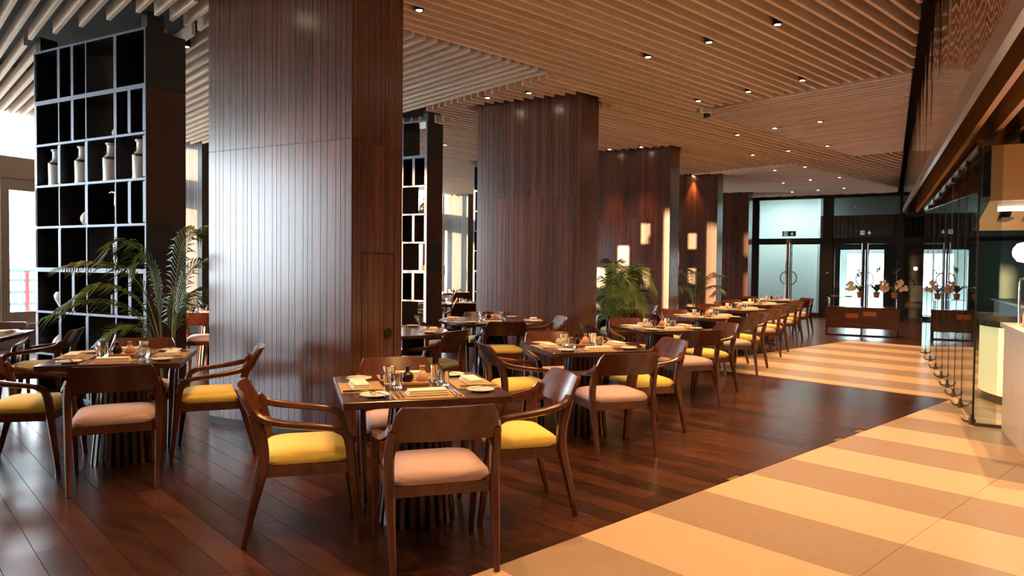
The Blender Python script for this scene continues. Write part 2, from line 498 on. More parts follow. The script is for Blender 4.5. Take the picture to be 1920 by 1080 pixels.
# window front on the left
wl = MB()
wl.box(XF-0.2, XF, YB, YFAR+0.2, -0.25, 0.38).box(XF-0.2, XF, YB, YFAR+0.2, 3.95, ZP+0.2)
wl.box(XF-0.2, XF, YFAR-0.6, YFAR+0.2, 0.38, 3.95).box(XF-0.2, XF, YB, 6.46-11*1.02, 0.38, 3.95)
struct('wall_left', wl, 'facade_frame')
LEAF = 1.02
j0 = 6.46
ys = [j0 + i*LEAF for i in range(-11, 17)]
n = 0
for i in range(0, len(ys)-2, 2):
    ya, yb = ys[i], ys[i+2]
    n += 1
    w = bpy.data.objects.new('window_%d' % n, None); COL.objects.link(w); tag(w, kind='structure')
    if yb < 3.6:
        MB().box(XF-0.14, XF-0.04, ya, ya+0.04, 0.38, 3.95).box(XF-0.14, XF-0.04, yb-0.04, yb, 0.38, 3.95).box(XF-0.14, XF-0.04, ya+0.04, yb-0.04, 3.88, 3.95).box(XF-0.14, XF-0.04, ya+0.04, yb-0.04, 0.38, 0.44).build('window_frame', 'facade_frame', w)
        MB().box(XF-0.10, XF-0.09, ya+0.04, yb-0.04, 0.44, 3.88).build('pane', 'window_glass', w)
        continue
    fr = MB().box(XF-0.14, XF-0.04, ya, yb, 2.86, 3.22).box(XF-0.14, XF-0.04, ya, ya+0.06, 3.22, 3.95).box(XF-0.14, XF-0.04, yb-0.06, yb, 3.22, 3.95)
    fr.build('window_frame', 'facade_frame', w)
    MB().box(XF-0.10, XF-0.09, ya+0.06, yb-0.06, 3.22, 3.95).build('pane', 'window_glass', w)
    for q in (0, 1):
        y0, y1 = ya+q*LEAF+0.005, ya+(q+1)*LEAF-0.005
        lf = MB().box(XF-0.12, XF-0.06, y0, y0+0.13, 0.38, 2.86).box(XF-0.12, XF-0.06, y1-0.13, y1, 0.38, 2.86)
        lf.box(XF-0.12, XF-0.06, y0+0.13, y1-0.13, 0.38, 0.60).box(XF-0.12, XF-0.06, y0+0.13, y1-0.13, 2.66, 2.86)
        d = lf.build('door_leaf', 'facade_frame', w)
        MB().box(XF-0.095, XF-0.085, y0+0.13, y1-0.13, 0.60, 2.66).build('pane', 'window_glass', d)
        hy = y0+0.05 if q == 0 else y1-0.05
        MB().sweep(catmull([(XF-0.06, hy, 1.15), (XF-0.01, hy, 1.19), (XF-0.01, hy, 1.46), (XF-0.06, hy, 1.50)], 3), (0.02, 0.02), ref=(0,1,0), n=6).build('handle', 'steel_dark', d, True)
struct('trim_1', MB().box(XF, XF+0.08, YB, YFAR, 0.34, 0.40), 'facade_frame')
# terrace outside
struct('floor_terrace', MB().box(XF-16, XF-0.2, YB-8, YFAR+8, 0.1, 0.32), 'terrace')
rl = thing('terrace_railing', 'teal slatted railing on the terrace outside the tall windows', 'railing', (XF-3.2, 7.0, 0.32))
for i in range(-2, 4):
    MB().box(-0.04, 0.04, i*1.5-0.04, i*1.5+0.04, 0, 0.95).build('post', 'rail_red', rl)
for z in (0.25, 0.5, 0.75, 0.95):
    MB().box(-0.02, 0.02, -3.2, 4.6, z-0.03, z+0.03).build('rail', 'rail_green', rl)

# piers between the windows, clad in boards
def clad_pillar(name, label, x0, x1, y0, depth, seams=(2.4375,), ztop=ZP, group=None, sides=True, mt='cladding'):
    t = thing(name, label, 'pillar', ((x0+x1)/2, y0+depth/2, 0), 0, group)
    hx, hy = (x1-x0)/2, depth/2
    MB().box(-hx+0.012, hx-0.012, -hy+0.012, hy-0.012, 0.0, ztop).build('core', 'black_frame', t)
    zs = [0.06] + list(seams) + [ztop]
    pat = [0.090, 0.050, 0.050, 0.090, 0.070]
    MB().box(-hx+0.004, hx-0.004, -hy+0.004, hy-0.004, 0.0, 0.06).build('plinth', 'black_frame', t)
    def face(length, place, start):
        a = 0.0; k = start
        while a < length-1e-4:
            w = pat[k % 5]; k += 1
            if length-(a+w) < 0.045: w = length-a
            for zi in range(len(zs)-1):
                place(a+0.0022, a+w-0.0022, zs[zi]+(0.002 if zi else 0), zs[zi+1]-0.002)
            a += w
    face(2*hx, lambda a, b, z0, z1: MB().box(-hx+a, -hx+b, -hy, -hy+0.014, z0, z1).build('board', mt, t), 0)
    if sides:
        face(2*hy-0.03, lambda a, b, z0, z1: MB().box(hx-0.014, hx, -hy+0.015+a, -hy+0.015+b, z0, z1).build('board', mt, t), 1)
    MB().box(-hx, -hx+0.014, -hy+0.015, hy-0.015, 0.06, ztop).build('side_panel', mt, t)
    MB().box(-hx, hx, hy-0.014, hy, 0.06, ztop).build('back_panel', mt, t)
    return t
PLAB = ['wide dark timber pillar beside the black milk-can shelf, window glare on its boards',
        'dark timber pillar behind the round dark-pedestal table, palm beside it',
        'dark timber pillar with sun patches, third from the milk-can shelf',
        'sun-streaked timber pillar with the broad-leaved palm before it',
        'dark timber pillar standing against the glass doors']
pillars = [clad_pillar('timber_pillar', PLAB[i], PX0, PX1, y, PD, group='row of timber pillars') for i, y in enumerate(PY)]
# fire cabinet door in the side of the first pillar
p0 = pillars[0]
cd = MB()
xx = (PX1-PX0)/2
cd.box(xx+0.0005, xx+0.003, -0.20, 0.215, 1.535, 1.543).box(xx+0.0005, xx+0.003, -0.203, -0.198, 0.06, 1.54).box(xx+0.0005, xx+0.003, 0.213, 0.218, 0.06, 1.54)
cdo = cd.build('cabinet_door_gap', 'black_frame', p0)
kn = MB().rings([[(xx+dx, 0.135+r*math.cos(a*math.pi/8), 0.86+r*math.sin(a*math.pi/8)) for a in range(16)] for dx, r in ((0.0, 0.045), (0.012, 0.045), (0.014, 0.035), (0.006, 0.033), (0.006, 0.0))])
kn.build('pull_ring', 'bronze_dark', p0, True)
FLAB = ['grey timber pier at the windows behind the milk-can shelf', 'grey timber pier between the windows', 'tall grey timber pier beside the bright window strip, far end']
for i, y in enumerate(FPY):
    clad_pillar('window_pier', FLAB[i], -12.75, -11.95, y, 0.72, group='piers along the windows', mt='pier_wood')

# ------------------------------------------------------------------ open shelf units
ROWZ = [0.0, 0.45, 0.903, 1.358, 1.812, 2.251, 2.691, 3.144, 3.70]
VC = {'1': -7.757, 'a': -7.517, '2': -7.281, '3': -6.802, 'b': -6.582}
ROWS = {8: '1Ta T2t3T', 7: '', }
PIECES = {7: [('1','T'),('a','T'),('2','t'),('3','T')],
          6: [('1','t'),('a','T'),('2','t'),('3','T'),('b','T')],
          5: [('1','T'),('2','T'),('3','t')],
          4: [('1','t'),('2','T'),('3','t'),('b','T')],
          3: [('1','T'),('2','t'),('3','T')],
          2: [('1','t'),('a','T'),('2','t'),('3','T'),('b','T')],
          1: [('1','T'),('2','T'),('3','t')],
          0: [('1','t'),('2','T'),('3','T')]}
def shelf_unit(y0, label, open_cells=None):
    t = thing('shelf_unit', label, 'shelf', ((SX0+SX1)/2, y0, 0), 0, 'tall open shelf units')
    ox = (SX0+SX1)/2; hw = (SX1-SX0)/2
    MB().box(-hw, -hw+0.03, 0.006, SD, 0, 3.70).build('side_panel', 'laminate_black', t)
    for z0, z1, m in ((0, 1.345, 'rust_panel'), (1.349, 1.808, 'laminate_grey'), (1.812, 3.141, 'rust_panel'), (3.145, 3.70, 'laminate_grey')):
        MB().box(hw-0.03, hw, 0.006, SD, z0, z1).build('side_panel', m, t)
    for i, z in enumerate(ROWZ):
        th = 0.045 if i in (3, 7) else 0.024
        zc = min(max(z, th/2), 3.70-th/2)
        b = MB().box(-hw+0.03, hw-0.03, 0.006, SD, zc-th/2, zc+th/2).build('shelf_board', 'laminate_black', t)
        MB().box(-hw, hw, 0, 0.006, zc-th/2, zc+th/2).build('edge_daylight_strip', 'edge_daylight', b)  # paler strip stands for daylight caught by the front edge
    for s in (-1, 1):
        for r in range(8):
            th = 0.045 if (r in (1, 2, 4, 5, 6) and s > 0) or (s < 0 and r in (1,2,5,6)) else 0.016
            x0, x1 = (-hw, -hw+th) if s < 0 else (hw-th, hw)
            MB().box(x0, x1, 0, 0.006, ROWZ[r]+0.024, ROWZ[r+1]-0.024).build('edge_daylight_strip', 'edge_daylight', t)
    for r, lst in PIECES.items():
        for c, k in lst:
            th = 0.045 if k == 'T' else 0.018
            x = VC[c]-ox
            d = MB().box(x-th/2, x+th/2, 0.006, SD, ROWZ[r]+0.012, ROWZ[r+1]-0.012).build('divider', 'laminate_black', t)
            MB().box(x-th/2, x+th/2, 0.0, 0.006, ROWZ[r]+0.024, ROWZ[r+1]-0.024).build('edge_daylight_strip', 'edge_daylight', d)
    cols = [SX0, VC['1'], VC['2'], VC['3'], SX1]
    for r in range(8):
        for c in range(4):
            if open_cells is None or (r, c) not in open_cells:
                MB().box(cols[c]-ox+0.01, cols[c+1]-ox-0.01, SD-0.012, SD-0.002, ROWZ[r]+0.012, ROWZ[r+1]-0.012).build('back_panel', 'laminate_black', t)
    for s in (-1, 1):
        MB().box(s*hw-0.09*(s > 0), s*hw+0.09*(s < 0), 0.02, 0.2, 3.70, 3.86).build('post', 'laminate_grey', t)
    return t
shelf_unit(SY[0], 'tall black shelf unit holding four pale milk cans', {(7,2),(5,2),(6,2),(3,2),(2,2),(5,3),(1,3),(1,2)})
shelf_unit(SY[1], 'tall dark shelf unit with sunlit cells beside the second pillar', {(1,2),(1,3),(2,3),(3,2),(3,3),(4,3),(5,3),(7,3),(6,3),(4,2),(2,2),(6,1),(3,1)} - {(2,3),(4,3),(6,3)})
shelf_unit(SY[2], 'tall dark shelf unit seen behind the second pillar, farthest from the milk cans', {(1,2),(1,3),(3,2),(3,3),(4,3),(5,3),(4,2),(2,2),(6,1),(3,1)})
shelf_unit(SY[3], 'tall dark shelf unit added beside the fourth pillar to block sun', {(1,2),(3,2),(4,3),(6,1),(3,1)})  # added unit, keeps most of the sun off the last pillar
def rowtop(r): return ROWZ[r] + (0.0225 if r in (3, 7) else 0.012)
# milk cans
def milk_can():
    t = thing('milk_can', 'x', 'milk can')
    MB().lathe([(0.0,0.0),(0.092,0.0),(0.096,0.014),(0.093,0.034),(0.096,0.22),(0.090,0.240),(0.060,0.275),(0.056,0.29),(0.056,0.36),(0.066,0.37),(0.070,0.385),(0.0,0.385)], 20).build('body', 'can_metal', t, True)
    MB().lathe([(0.0965,0.215),(0.099,0.226),(0.093,0.243),(0.091,0.236)], 20, cap=False).build('band', 'bronze_dark', t, True)
    for s in (-1, 1):
        MB().sweep(catmull([(s*0.085,0,0.240),(s*0.118,0,0.262),(s*0.122,0,0.298),(s*0.095,0,0.322),(s*0.057,0,0.315)],3), (0.014,0.014), ref=(0,1,0), n=6).build('handle', 'bronze_dark', t, True)
    return t
mc = milk_can()
for i, (c0, c1) in enumerate(((SX0,VC['1']),(VC['1'],VC['2']),(VC['2'],VC['3']),(VC['3'],SX1))):
    o = mc if i == 0 else copy_tree(mc)
    o.location = (c1-0.195, SY[0]+0.105, rowtop(5)); o.rotation_euler[2] = 0
    o['label'] = ['pale milk can in the row, closest to the white window doors', 'pale milk can, second from the white window doors', 'pale milk can, third from the white window doors', 'pale milk can at the pillar end of the row'][i]
    o['group'] = 'milk cans on the black shelf'
def lathe_thing(name, label, cat, prof, m, loc, n=20, group=None):
    o = MB().lathe(prof, n).build(name, m, None, True, loc)
    return tag(o, label, cat, group)
egg = lambda r, h: [(0.0,0.0)] + [(r*math.sin(math.pi*min(1,(0.12+0.88*k/10)))**0.8, h*k/10) for k in range(11)]
lathe_thing('white_vase', 'round white vase on the shelf under the milk cans', 'vase', egg(0.075,0.17), 'white_ceramic', (VC['2']-0.15, SY[0]+0.11, rowtop(4)))
lathe_thing('white_vase', 'slim tall white vase two shelves below the milk cans', 'vase', [(0,0),(0.03,0),(0.033,0.05),(0.040,0.24),(0.042,0.25),(0,0.25)], 'white_ceramic', (VC['3']-0.13, SY[0]+0.10, rowtop(3)))
lathe_thing('white_vase', 'tapered white vase on a lower shelf, narrow foot', 'vase', [(0,0),(0.02,0),(0.03,0.04),(0.075,0.13),(0.08,0.17),(0.06,0.205),(0.0,0.215)], 'white_ceramic', (VC['1']-0.13, SY[0]+0.10, rowtop(2)))
lathe_thing('white_vase', 'white conical vase on the bottom part of the black shelf', 'vase', [(0,0),(0.10,0),(0.10,0.02),(0.02,0.26),(0,0.27)], 'white_ceramic', (VC['3']-0.16, SY[0]+0.12, rowtop(1)))
lathe_thing('white_vase', 'white bowl-shaped vase low on the black shelf near the windows', 'vase', egg(0.10,0.22), 'white_ceramic', (VC['1']-0.16, SY[0]+0.12, rowtop(1)))
lathe_thing('white_vase', 'tiny white pear-shaped vase on the shelf above the milk cans', 'vase', egg(0.03,0.09), 'white_ceramic', (VC['3']-0.09, SY[0]+0.06, rowtop(6)))
lathe_thing('dark_jar', 'dark cylinder jar in shadow on the black shelf', 'jar', [(0,0),(0.05,0),(0.05,0.19),(0.045,0.2),(0,0.2)], 'laminate_grey', (VC['3']-0.18, SY[0]+0.12, rowtop(2)))
sc = thing('copper_sculpture', 'slender copper figure sculpture under the milk cans', 'sculpture', (VC['3']-0.16, SY[0]+0.11, rowtop(4)))
for s in (-1, 1):
    MB().sweep(catmull([(s*0.012,0,0),(s*0.017,0.005,0.08),(s*0.013,0,0.15),(s*0.018,0,0.22)],3), [(0.014,0.014)]*10, ref=(0,1,0), n=6).build('leg', 'copper', sc, True)
MB().sweep(catmull([(0,0,0.20),(0,0,0.25),(0,0,0.29),(0.0,0,0.32)],3), [(0.05,0.03)]*4+[(0.04,0.03)]*3+[(0.03,0.025)]*3, ref=(0,1,0), n=8).build('torso', 'copper', sc, True)
MB().sweep(catmull([(0.04,0,0.30),(0.0,0,0.325),(-0.05,0,0.335),(-0.085,0,0.325)],3), [(0.03,0.02)]*6+[(0.04,0.015)]*4, ref=(0,0,1), n=8).build('head', 'copper', sc, True)
# things on the second shelf unit, near its sunlit end
def jug(label, loc, m, s=1.0):
    return lathe_thing('jug', label, 'jug', [(0,0),(0.06*s,0),(0.105*s,0.06*s),(0.115*s,0.11*s),(0.09*s,0.17*s),(0.04*s,0.215*s),(0.038*s,0.28*s),(0.05*s,0.30*s),(0,0.30*s)], m, loc)
jug('squat bronze jar on the sunlit shelf beside the second pillar', (-6.47, SY[1]+0.16, rowtop(5)), 'bronze_dark', 0.85)
jug('dark bulbous jug with a long neck low on the sunlit shelf', (-6.46, SY[1]+0.16, rowtop(1)), 'black_gloss', 1.0)
for i, (dx, r, h) in enumerate(((0, 0.042, 0.10), (0.075, 0.036, 0.12))):
    lathe_thing('tan_pot', ['small tan clay pot on the sunlit shelf, the squatter of two', 'small tan clay pot on the sunlit shelf, the taller of two'][i], 'pot', [(0,0),(r*0.8,0),(r,h*0.35),(r*0.8,h*0.75),(r*0.3,h*0.8),(r*0.35,h),(0,h)], 'bottle_tan', (-6.50+dx, SY[1]+0.14, rowtop(3)))
lathe_thing('big_vase', 'dark flared vase in an open cell of the sunlit shelf', 'vase', [(0,0),(0.06,0),(0.10,0.10),(0.06,0.20),(0.03,0.24),(0.07,0.30),(0,0.30)], 'bronze_dark', (-7.05, SY[1]+0.2, rowtop(3)))

# ------------------------------------------------------------------ glass doors at the far end
def far_wall():
    f = tag(MB().box(PX1+0.05, -3.80, YFAR, YFAR+0.14, 0, 3.82).build('wall_far', 'black_frame'), kind='structure')
    m = MB()
    m.box(-3.95, -3.76, YFAR-0.02, YFAR+0.16, 0, ZS).box(-1.82, -1.52, YFAR-0.02, YFAR+0.16, 0, ZS).box(0.27, 0.40, YFAR-0.02, YFAR+0.16, 0, ZS)
    m.box(-3.76, 0.27, YFAR, YFAR+0.12, 2.34, 2.47).box(-3.76, 0.27, YFAR, YFAR+0.12, 3.70, ZS).box(-3.76, 0.27, YFAR, YFAR+0.12, 0.0, 0.03)
    m.box(0.40, XK, YFAR, YFAR+0.12, 2.34, 2.47).box(0.40, XK, YFAR, YFAR+0.12, 3.70, ZS).box(1.75, 1.9, YFAR, YFAR+0.12, 0, ZS)
    m.build('frame', 'black_frame', f)
    for x0, x1 in ((-3.76,-1.82),(-1.52,0.27),(0.40,1.75),(1.9,XK)):
        MB().box(x0, x1, YFAR+0.05, YFAR+0.062, 2.47, 3.70).build('pane', 'door_glass', f)
    for x0, x1 in ((0.40,1.75),(1.9,XK)):
        MB().box(x0, x1, YFAR+0.05, YFAR+0.062, 0.03, 2.34).build('pane', 'door_glass', f)
    MB().box(XF, -3.95, YFAR, YFAR+0.12, -0.2, ZP).build('side_wall', 'burgundy', f)
    MB().box(-3.95, XK, YFAR, YFAR+0.12, ZS, ZP).build('head_wall', 'black_frame', f)
    for k, (x0, x1) in enumerate(((-3.76,-1.82),(-1.52,0.27))):
        d = bpy.data.objects.new('door_%d' % (k+1), None); COL.objects.link(d); tag(d, kind='structure')
        xm = (x0+x1)/2
        for a, b, s in ((x0, xm-0.01, 1), (xm+0.01, x1, -1)):
            l = MB().box(a, a+0.05, YFAR+0.03, YFAR+0.08, 0.03, 2.34).box(b-0.05, b, YFAR+0.03, YFAR+0.08, 0.03, 2.34).box(a, b, YFAR+0.03, YFAR+0.08, 0.03, 0.14).box(a, b, YFAR+0.03, YFAR+0.08, 2.28, 2.34).build('door_leaf', 'black_frame', d)
            MB().box(a+0.05, b-0.05, YFAR+0.05, YFAR+0.06, 0.14, 2.28).build('pane', 'door_glass', l)
            hx = (b-0.07) if s > 0 else (a+0.07)
            MB().tube((hx, YFAR-0.04, 0.35), (hx, YFAR-0.04, 2.30), 0.022).build('pull_bar', 'steel', l, True)
            ring = [(hx - s*0.06*0 + s*(-0.16*math.sin(math.pi*q/10)), YFAR-0.05, 1.22+0.20*math.cos(math.pi*q/10)) for q in range(11)]
            MB().sweep(ring, (0.035, 0.035), ref=(0,1,0), n=8).build('ring_pull', 'steel_dark', l, True)
    return f
far_wall()
# lobby behind the doors
struct('wall_lobby_white', MB().box(-4.4, -2.05, 26.9, 27.0, 0, ZS+0.3).box(-4.5, -4.4, YFAR+0.2, 27.0, 0, ZS+0.3).box(-2.15, -2.05, 26.25, 26.9, 0, ZS+0.3), 'plaster_white')
ww = tag(MB().box(-2.05, -1.50, 26.0, 26.25, 0, 3.3).box(-0.05, 2.2, 26.0, 26.25, 0, 3.3).box(-1.50, -0.05, 26.0, 26.25, 2.28, 3.3).build('wall_lobby_timber', 'burgundy'), kind='structure')
struct('wall_lobby_band', MB().box(-2.05, 3.8, 26.0, 26.25, 3.3, ZS+0.3), 'plaster_grey')
for i in range(34):
    x = -2.02+i*0.125
    if x < 2.1: MB().box(x, x+0.05, 25.96, 26.0, 2.36, 3.3).build('rib', 'burgundy', ww)
d3 = tag(MB().box(-1.50,-1.42,25.98,26.2,0,2.28).box(-0.13,-0.05,25.98,26.2,0,2.28).box(-1.42,-0.13,25.98,26.2,2.16,2.28).box(-0.80,-0.74,26.02,26.1,0,2.16).build('door_3', 'black_frame'), kind='structure')
MB().box(-1.42,-0.80,26.05,26.06,0,2.16).build('pane', 'door_glass', d3); MB().box(-0.74,-0.13,26.05,26.06,0,2.16).build('pane', 'door_glass', d3)
struct('wall_lobby_side', MB().box(2.2, 3.8, 26.0, 26.25, 0, 3.3), 'plaster_grey')
struct('wall_lobby_end', MB().box(-4.4, -1.35, 29, 29.1, 0, 4).box(-0.15, 4, 29, 29.1, 0, 4).box(-1.35,-0.15,29,29.1,0,0.9).box(-1.35,-0.15,29,29.1,2.1,4).box(-0.78,-0.72,29,29.1,0.9,2.1), 'plaster_white')
struct('wall_lobby_right', MB().box(3.8, 4.0, YFAR+0.2, 29, 0, 4), 'plaster_white')
struct('ceiling_lobby', MB().box(-4.5, XK, YFAR+0.12, 29.1, ZS+0.3, ZS+0.4), 'plaster_white')
struct('wall_lobby_left', MB().box(-4.6, -4.5, 27.0, 29.1, 0, 4.1), 'plaster_white')
def lobby_light(x, y, w, e, c):
    t = thing('lobby_ceiling_lamp', ['square ceiling lamp in the lobby behind the left glass doors', 'square ceiling lamp in the room behind the timber lobby wall'][y > 26], 'lamp', (x, y, ZS+0.3))
    MB().box(-w/2, w/2, -w/2, w/2, -0.04, 0.0).build('housing', 'camera_white', t)
    l = bpy.data.lights.new('lobby_lamp', 'AREA'); l.energy = e; l.size = w; l.color = c
    o = bpy.data.objects.new('lobby_lamp_light', l); COL.objects.link(o); o.parent = t; o.location = (0,0,-0.05)
lobby_light(-3.1, 25.3, 1.1, 120, (0.78, 0.97, 1.0))
lobby_light(-0.8, 27.6, 0.5, 60, (0.85, 0.97, 0.95))
# exit signs hung on the glass
def exit_sign(x, label):
    t = thing('exit_sign', label, 'sign', (x, YFAR-0.03, 2.62), 0, 'green exit signs')
    MB().box(-0.20, 0.20, 0, 0.03, -0.08, 0.08).build('panel', 'sign_green', t)
    ar = MB().prism([(0.05,0.0),(0.075,0.0),(0.075,0.0)],0,0) if False else MB()
    y = -0.002
    ar.add([(0.075,y,0.05),(0.105,y,0.05),(0.105,y,0.0),(0.145,y,0.0),(0.09,y,-0.055),(0.035,y,0.0),(0.075,y,0.0)], [(0,6,4,2,1),(6,5,4),(2,4,3)])
    ar.build('arrow', 'sign_white', t)
    mn = MB()
    for a in ((-0.14,-0.055,-0.06,-0.045),(-0.14,-0.055,0.045,0.06),(-0.155,-0.14,-0.06,0.06),(-0.055,-0.04,-0.06,0.06)):
        mn.add([(a[0],y,a[2]),(a[1],y,a[2]),(a[1],y,a[3]),(a[0],y,a[3])],[(0,1,2,3)])
    mn.add([(-0.11,y,0.035),(-0.085,y,0.035),(-0.085,y,0.015),(-0.11,y,0.015)],[(3,2,1,0)])
    mn.add([(-0.12,y,0.01),(-0.075,y,0.01),(-0.085,y,-0.015),(-0.07,y,-0.045),(-0.085,y,-0.045),(-0.10,y,-0.02),(-0.125,y,-0.045),(-0.13,y,-0.03),(-0.11,y,-0.01)],[(8,2,1,0),(8,5,4,3,2),(8,7,6,5)])
    mn.build('running_figure', 'sign_white', t)
exit_sign(-2.80, 'green exit sign with arrow over the white lobby doors')
exit_sign(-0.62, 'green exit sign with arrow over the doors to the timber lobby')
rd = thing('card_reader', 'small pale card reader on the black post between the glass doors', 'card reader', (-1.67, YFAR-0.04, 1.35))
MB().box(-0.06, 0.06, 0, 0.02, -0.10, 0.10).build('plate', 'black_frame', rd)
MB().sweep([(0.035*math.cos(math.pi*q/8), -0.006, 0.02+0.04*math.sin(math.pi*q/8)) for q in range(9)], (0.018, 0.012), ref=(0,1,0), n=6).build('emblem', 'camera_white', rd, True)

# ------------------------------------------------------------------ bulkhead, beams and glass along the kitchen
bh = tag(MB().box(0.31, 0.34, 1.6, 20.0, 2.9, ZP).build('wall_bulkhead', 'black_frame'), kind='structure')
def lipz(y): return 2.075 + 0.046*(y-2.0)
yy = 1.6
while yy < 19.9:
    y1 = min(yy+1.94, 20.0)
    a = MB(); g = 0.004
    z0a, z0b = lipz(yy)+0.115*min(1,(0.6+yy/12)), lipz(y1)+0.115*min(1,(0.6+y1/12))
    a.add([(0.29,yy+g,z0a),(0.29,y1-g,z0b),(0.29,y1-g,ZP),(0.29,yy+g,ZP),(0.305,yy+g,z0a),(0.305,y1-g,z0b),(0.305,y1-g,ZP),(0.305,yy+g,ZP)],
          [(0,3,2,1),(4,5,6,7),(0,1,5,4),(1,2,6,5),(2,3,7,6),(3,0,4,7)])
    a.build('mirror_panel', 'bronze_mirror', bh)
    b = MB()
    b.add([(0.283,yy,lipz(yy)),(0.283,y1,lipz(y1)),(0.283,y1,z0b-0.006),(0.283,yy,z0a-0.006),(0.31,yy,lipz(yy)),(0.31,y1,lipz(y1)),(0.31,y1,z0b),(0.31,yy,z0a)],
          [(0,3,2,1),(4,5,6,7),(0,1,5,4),(1,2,6,5),(2,3,7,6),(3,0,4,7)])
    b.build('lip', 'bronze_lip', bh)
    yy = y1
KROT = math.atan(0.0165)
for i in range(10):
    x0 = 0.853 + i*0.196
    L0, L1 = (3.0, 18.6) if i == 0 else ((3.0, 18.6))
    b = MB().box(-0.025, 0.025, L0, L1, 2.80, 3.10).build('ceiling_beam', 'beam_wood', None, loc=(x0, 0, 0), rz=KROT)
    tag(b, ['timber ceiling beam over the kitchen front, right above the glass screens', 'timber ceiling beam over the kitchen, second in from the glass screens', 'timber ceiling beam over the kitchen, third in from the glass screens'][i] if i < 3 else 'timber ceiling beam deep inside the kitchen', 'beam', 'kitchen ceiling beams')
struct('trim_2', MB().box(0.36, 3.5, 18.6, 18.75, 2.72, 3.15), 'burgundy')
struct('ceiling_kitchen', MB().box(0.36, XK, 2.0, YFAR, 3.2, 3.3), 'black_void')
# frameless glass screens
gl_y = [7.874, 8.813, 9.528, 10.283, 11.126, 12.1, 13.2, 14.3, 15.4]
def gx(y): return 0.878-0.0188*y
for i in range(len(gl_y)-1):
    y0, y1 = gl_y[i], gl_y[i+1]
    lab = ['frameless glass screen closest to the brass hood', 'glass screen second from the brass hood', 'glass screen third from the brass hood', 'glass screen fourth from the brass hood', 'glass screen fifth from the brass hood', 'glass screen sixth from the brass hood', 'glass screen seventh from the brass hood', 'last glass screen of the kitchen front, toward the flower console'][i]
    t = thing('glass_screen', lab, 'glass screen', (gx(y0), y0, 0), math.atan2(gx(y0)-gx(y1), y1-y0), 'kitchen glass screens')
    L = math.hypot(y1-y0, gx(y1)-gx(y0))-0.012
    MB().box(-0.005, 0.005, 0.005, L, 0.03, 2.60).build('pane', 'partition_glass', t)
    MB().box(-0.008, 0.008, 0.0, 0.006, 0.03, 2.60).build('edge', 'black_frame', t)
    MB().box(-0.03, 0.03, -0.01, L, 2.60, 2.66).build('top_rail', 'steel_dark', t)
    c = MB().box(-0.025, 0.025, 0.0, 0.10, 0.0, 0.05).lathe([(0,0.05),(0.018,0.05),(0.018,0.09),(0,0.095)], 8, (0, 0.05, 0)).sweep(catmull([(-0.02,0.05,0.02),(-0.07,0.03,0.03),(-0.09,0.05,0.07)],3), (0.02,0.02), n=6)
    c.build('floor_clamp', 'steel_dark', t, True)
    MB().box(-0.02, 0.02, 0.02, 0.06, 2.53, 2.60).build('hanger', 'steel', t)
t = thing('glass_screen', 'short glass return screen joining the marble counter', 'glass screen', (0.735, 7.84, 0), 0, 'kitchen glass screens')
MB().box(0.0, 0.17, -0.005, 0.005, 0.03, 2.60).build('pane', 'partition_glass', t)
MB().box(0.0, 0.22, -0.015, 0.015, 0.0, 0.03).build('floor_channel', 'steel_dark', t)
# near marble counter
ct = thing('marble_counter', 'pale marble-fronted kitchen counter at the edge of the tiles', 'counter', (0.94, 6.0, 0))
MB().add([(0.0,1.76,0.0),(0.06,0.0,0.0),(2.0,0.0,0.0),(2.0,1.76,0.0),(0.0,1.76,0.94),(0.06,0.0,0.94),(2.0,0.0,0.94),(2.0,1.76,0.94)],[(0,1,2,3)[::-1],(4,5,6,7),(0,4,5,1)[::-1],(1,5,6,2)[::-1],(2,6,7,3)[::-1],(3,7,4,0)[::-1]]).build('body', 'marble', ct)
MB().box(-0.03, 2.02, -0.02, 1.78, 0.94, 0.98).build('top', 'marble', ct)
MB().box(-0.012, 0.05, 0.3, 0.9, 0.42, 0.78).build('niche_frame', 'marble', ct)
# curved onyx counter behind the glass
oc = thing('onyx_counter', 'curved backlit onyx counter with black stone top behind the glass', 'counter', (2.15, 9.75, 0))
def arc(r, a0=135, a1=260, n=18): return [(r*math.cos(R(a0+(a1-a0)*i/n)), r*math.sin(R(a0+(a1-a0)*i/n))) for i in range(n+1)]
def arc_slab(r0, r1, z0, z1, **k):
    A, B = arc(r1, **k), arc(r0, **k)
    return MB().rings([[(a[0],a[1],z0),(b[0],b[1],z0),(b[0],b[1],z1),(a[0],a[1],z1)] for a, b in zip(A, B)])
arc_slab(0.95, 1.20, 0.10, 0.84).build('front', 'onyx_lit', oc, True)
arc_slab(0.95, 1.17, 0.0, 0.10).build('kick', 'steel_dark', oc, True)
arc_slab(0.55, 1.24, 0.84, 0.90).build('top', 'stone_black', oc, True)
# hood
hd = thing('extractor_hood', 'brass-faced extractor hood hanging over the kitchen counter', 'hood', (0.853, 8.2, 0.04))
MB().box(0.0, 1.6, 0.0, 0.03, 2.08, 2.61).build('front_panel', 'brass_panel', hd)
MB().box(-0.06, 0.0, 0.01, 0.9, 2.12, 2.61).build('side_panel', 'black_frame', hd)
MB().add([(0,0.03,2.08),(1.6,0.03,2.08),(1.6,1.3,1.86),(-0.02,1.3,1.86),(0,0.03,2.2),(1.6,0.03,2.2),(1.6,1.3,2.2),(-0.02,1.3,2.2)],[(0,3,2,1),(4,5,6,7),(0,1,5,4),(1,2,6,5),(2,3,7,6),(3,0,4,7)]).build('canopy', 'steel', hd)
MB().box(0.10, 0.5, 0.34, 0.37, 2.005, 2.02).build('light_tube', 'tube_glow', hd)
for i in range(6): MB().box(0.15+i*0.22, 0.25+i*0.22, 0.45, 1.2, 1.99-0.06-i*0.001, 2.0-0.05).build('filter', 'steel_dark', hd)
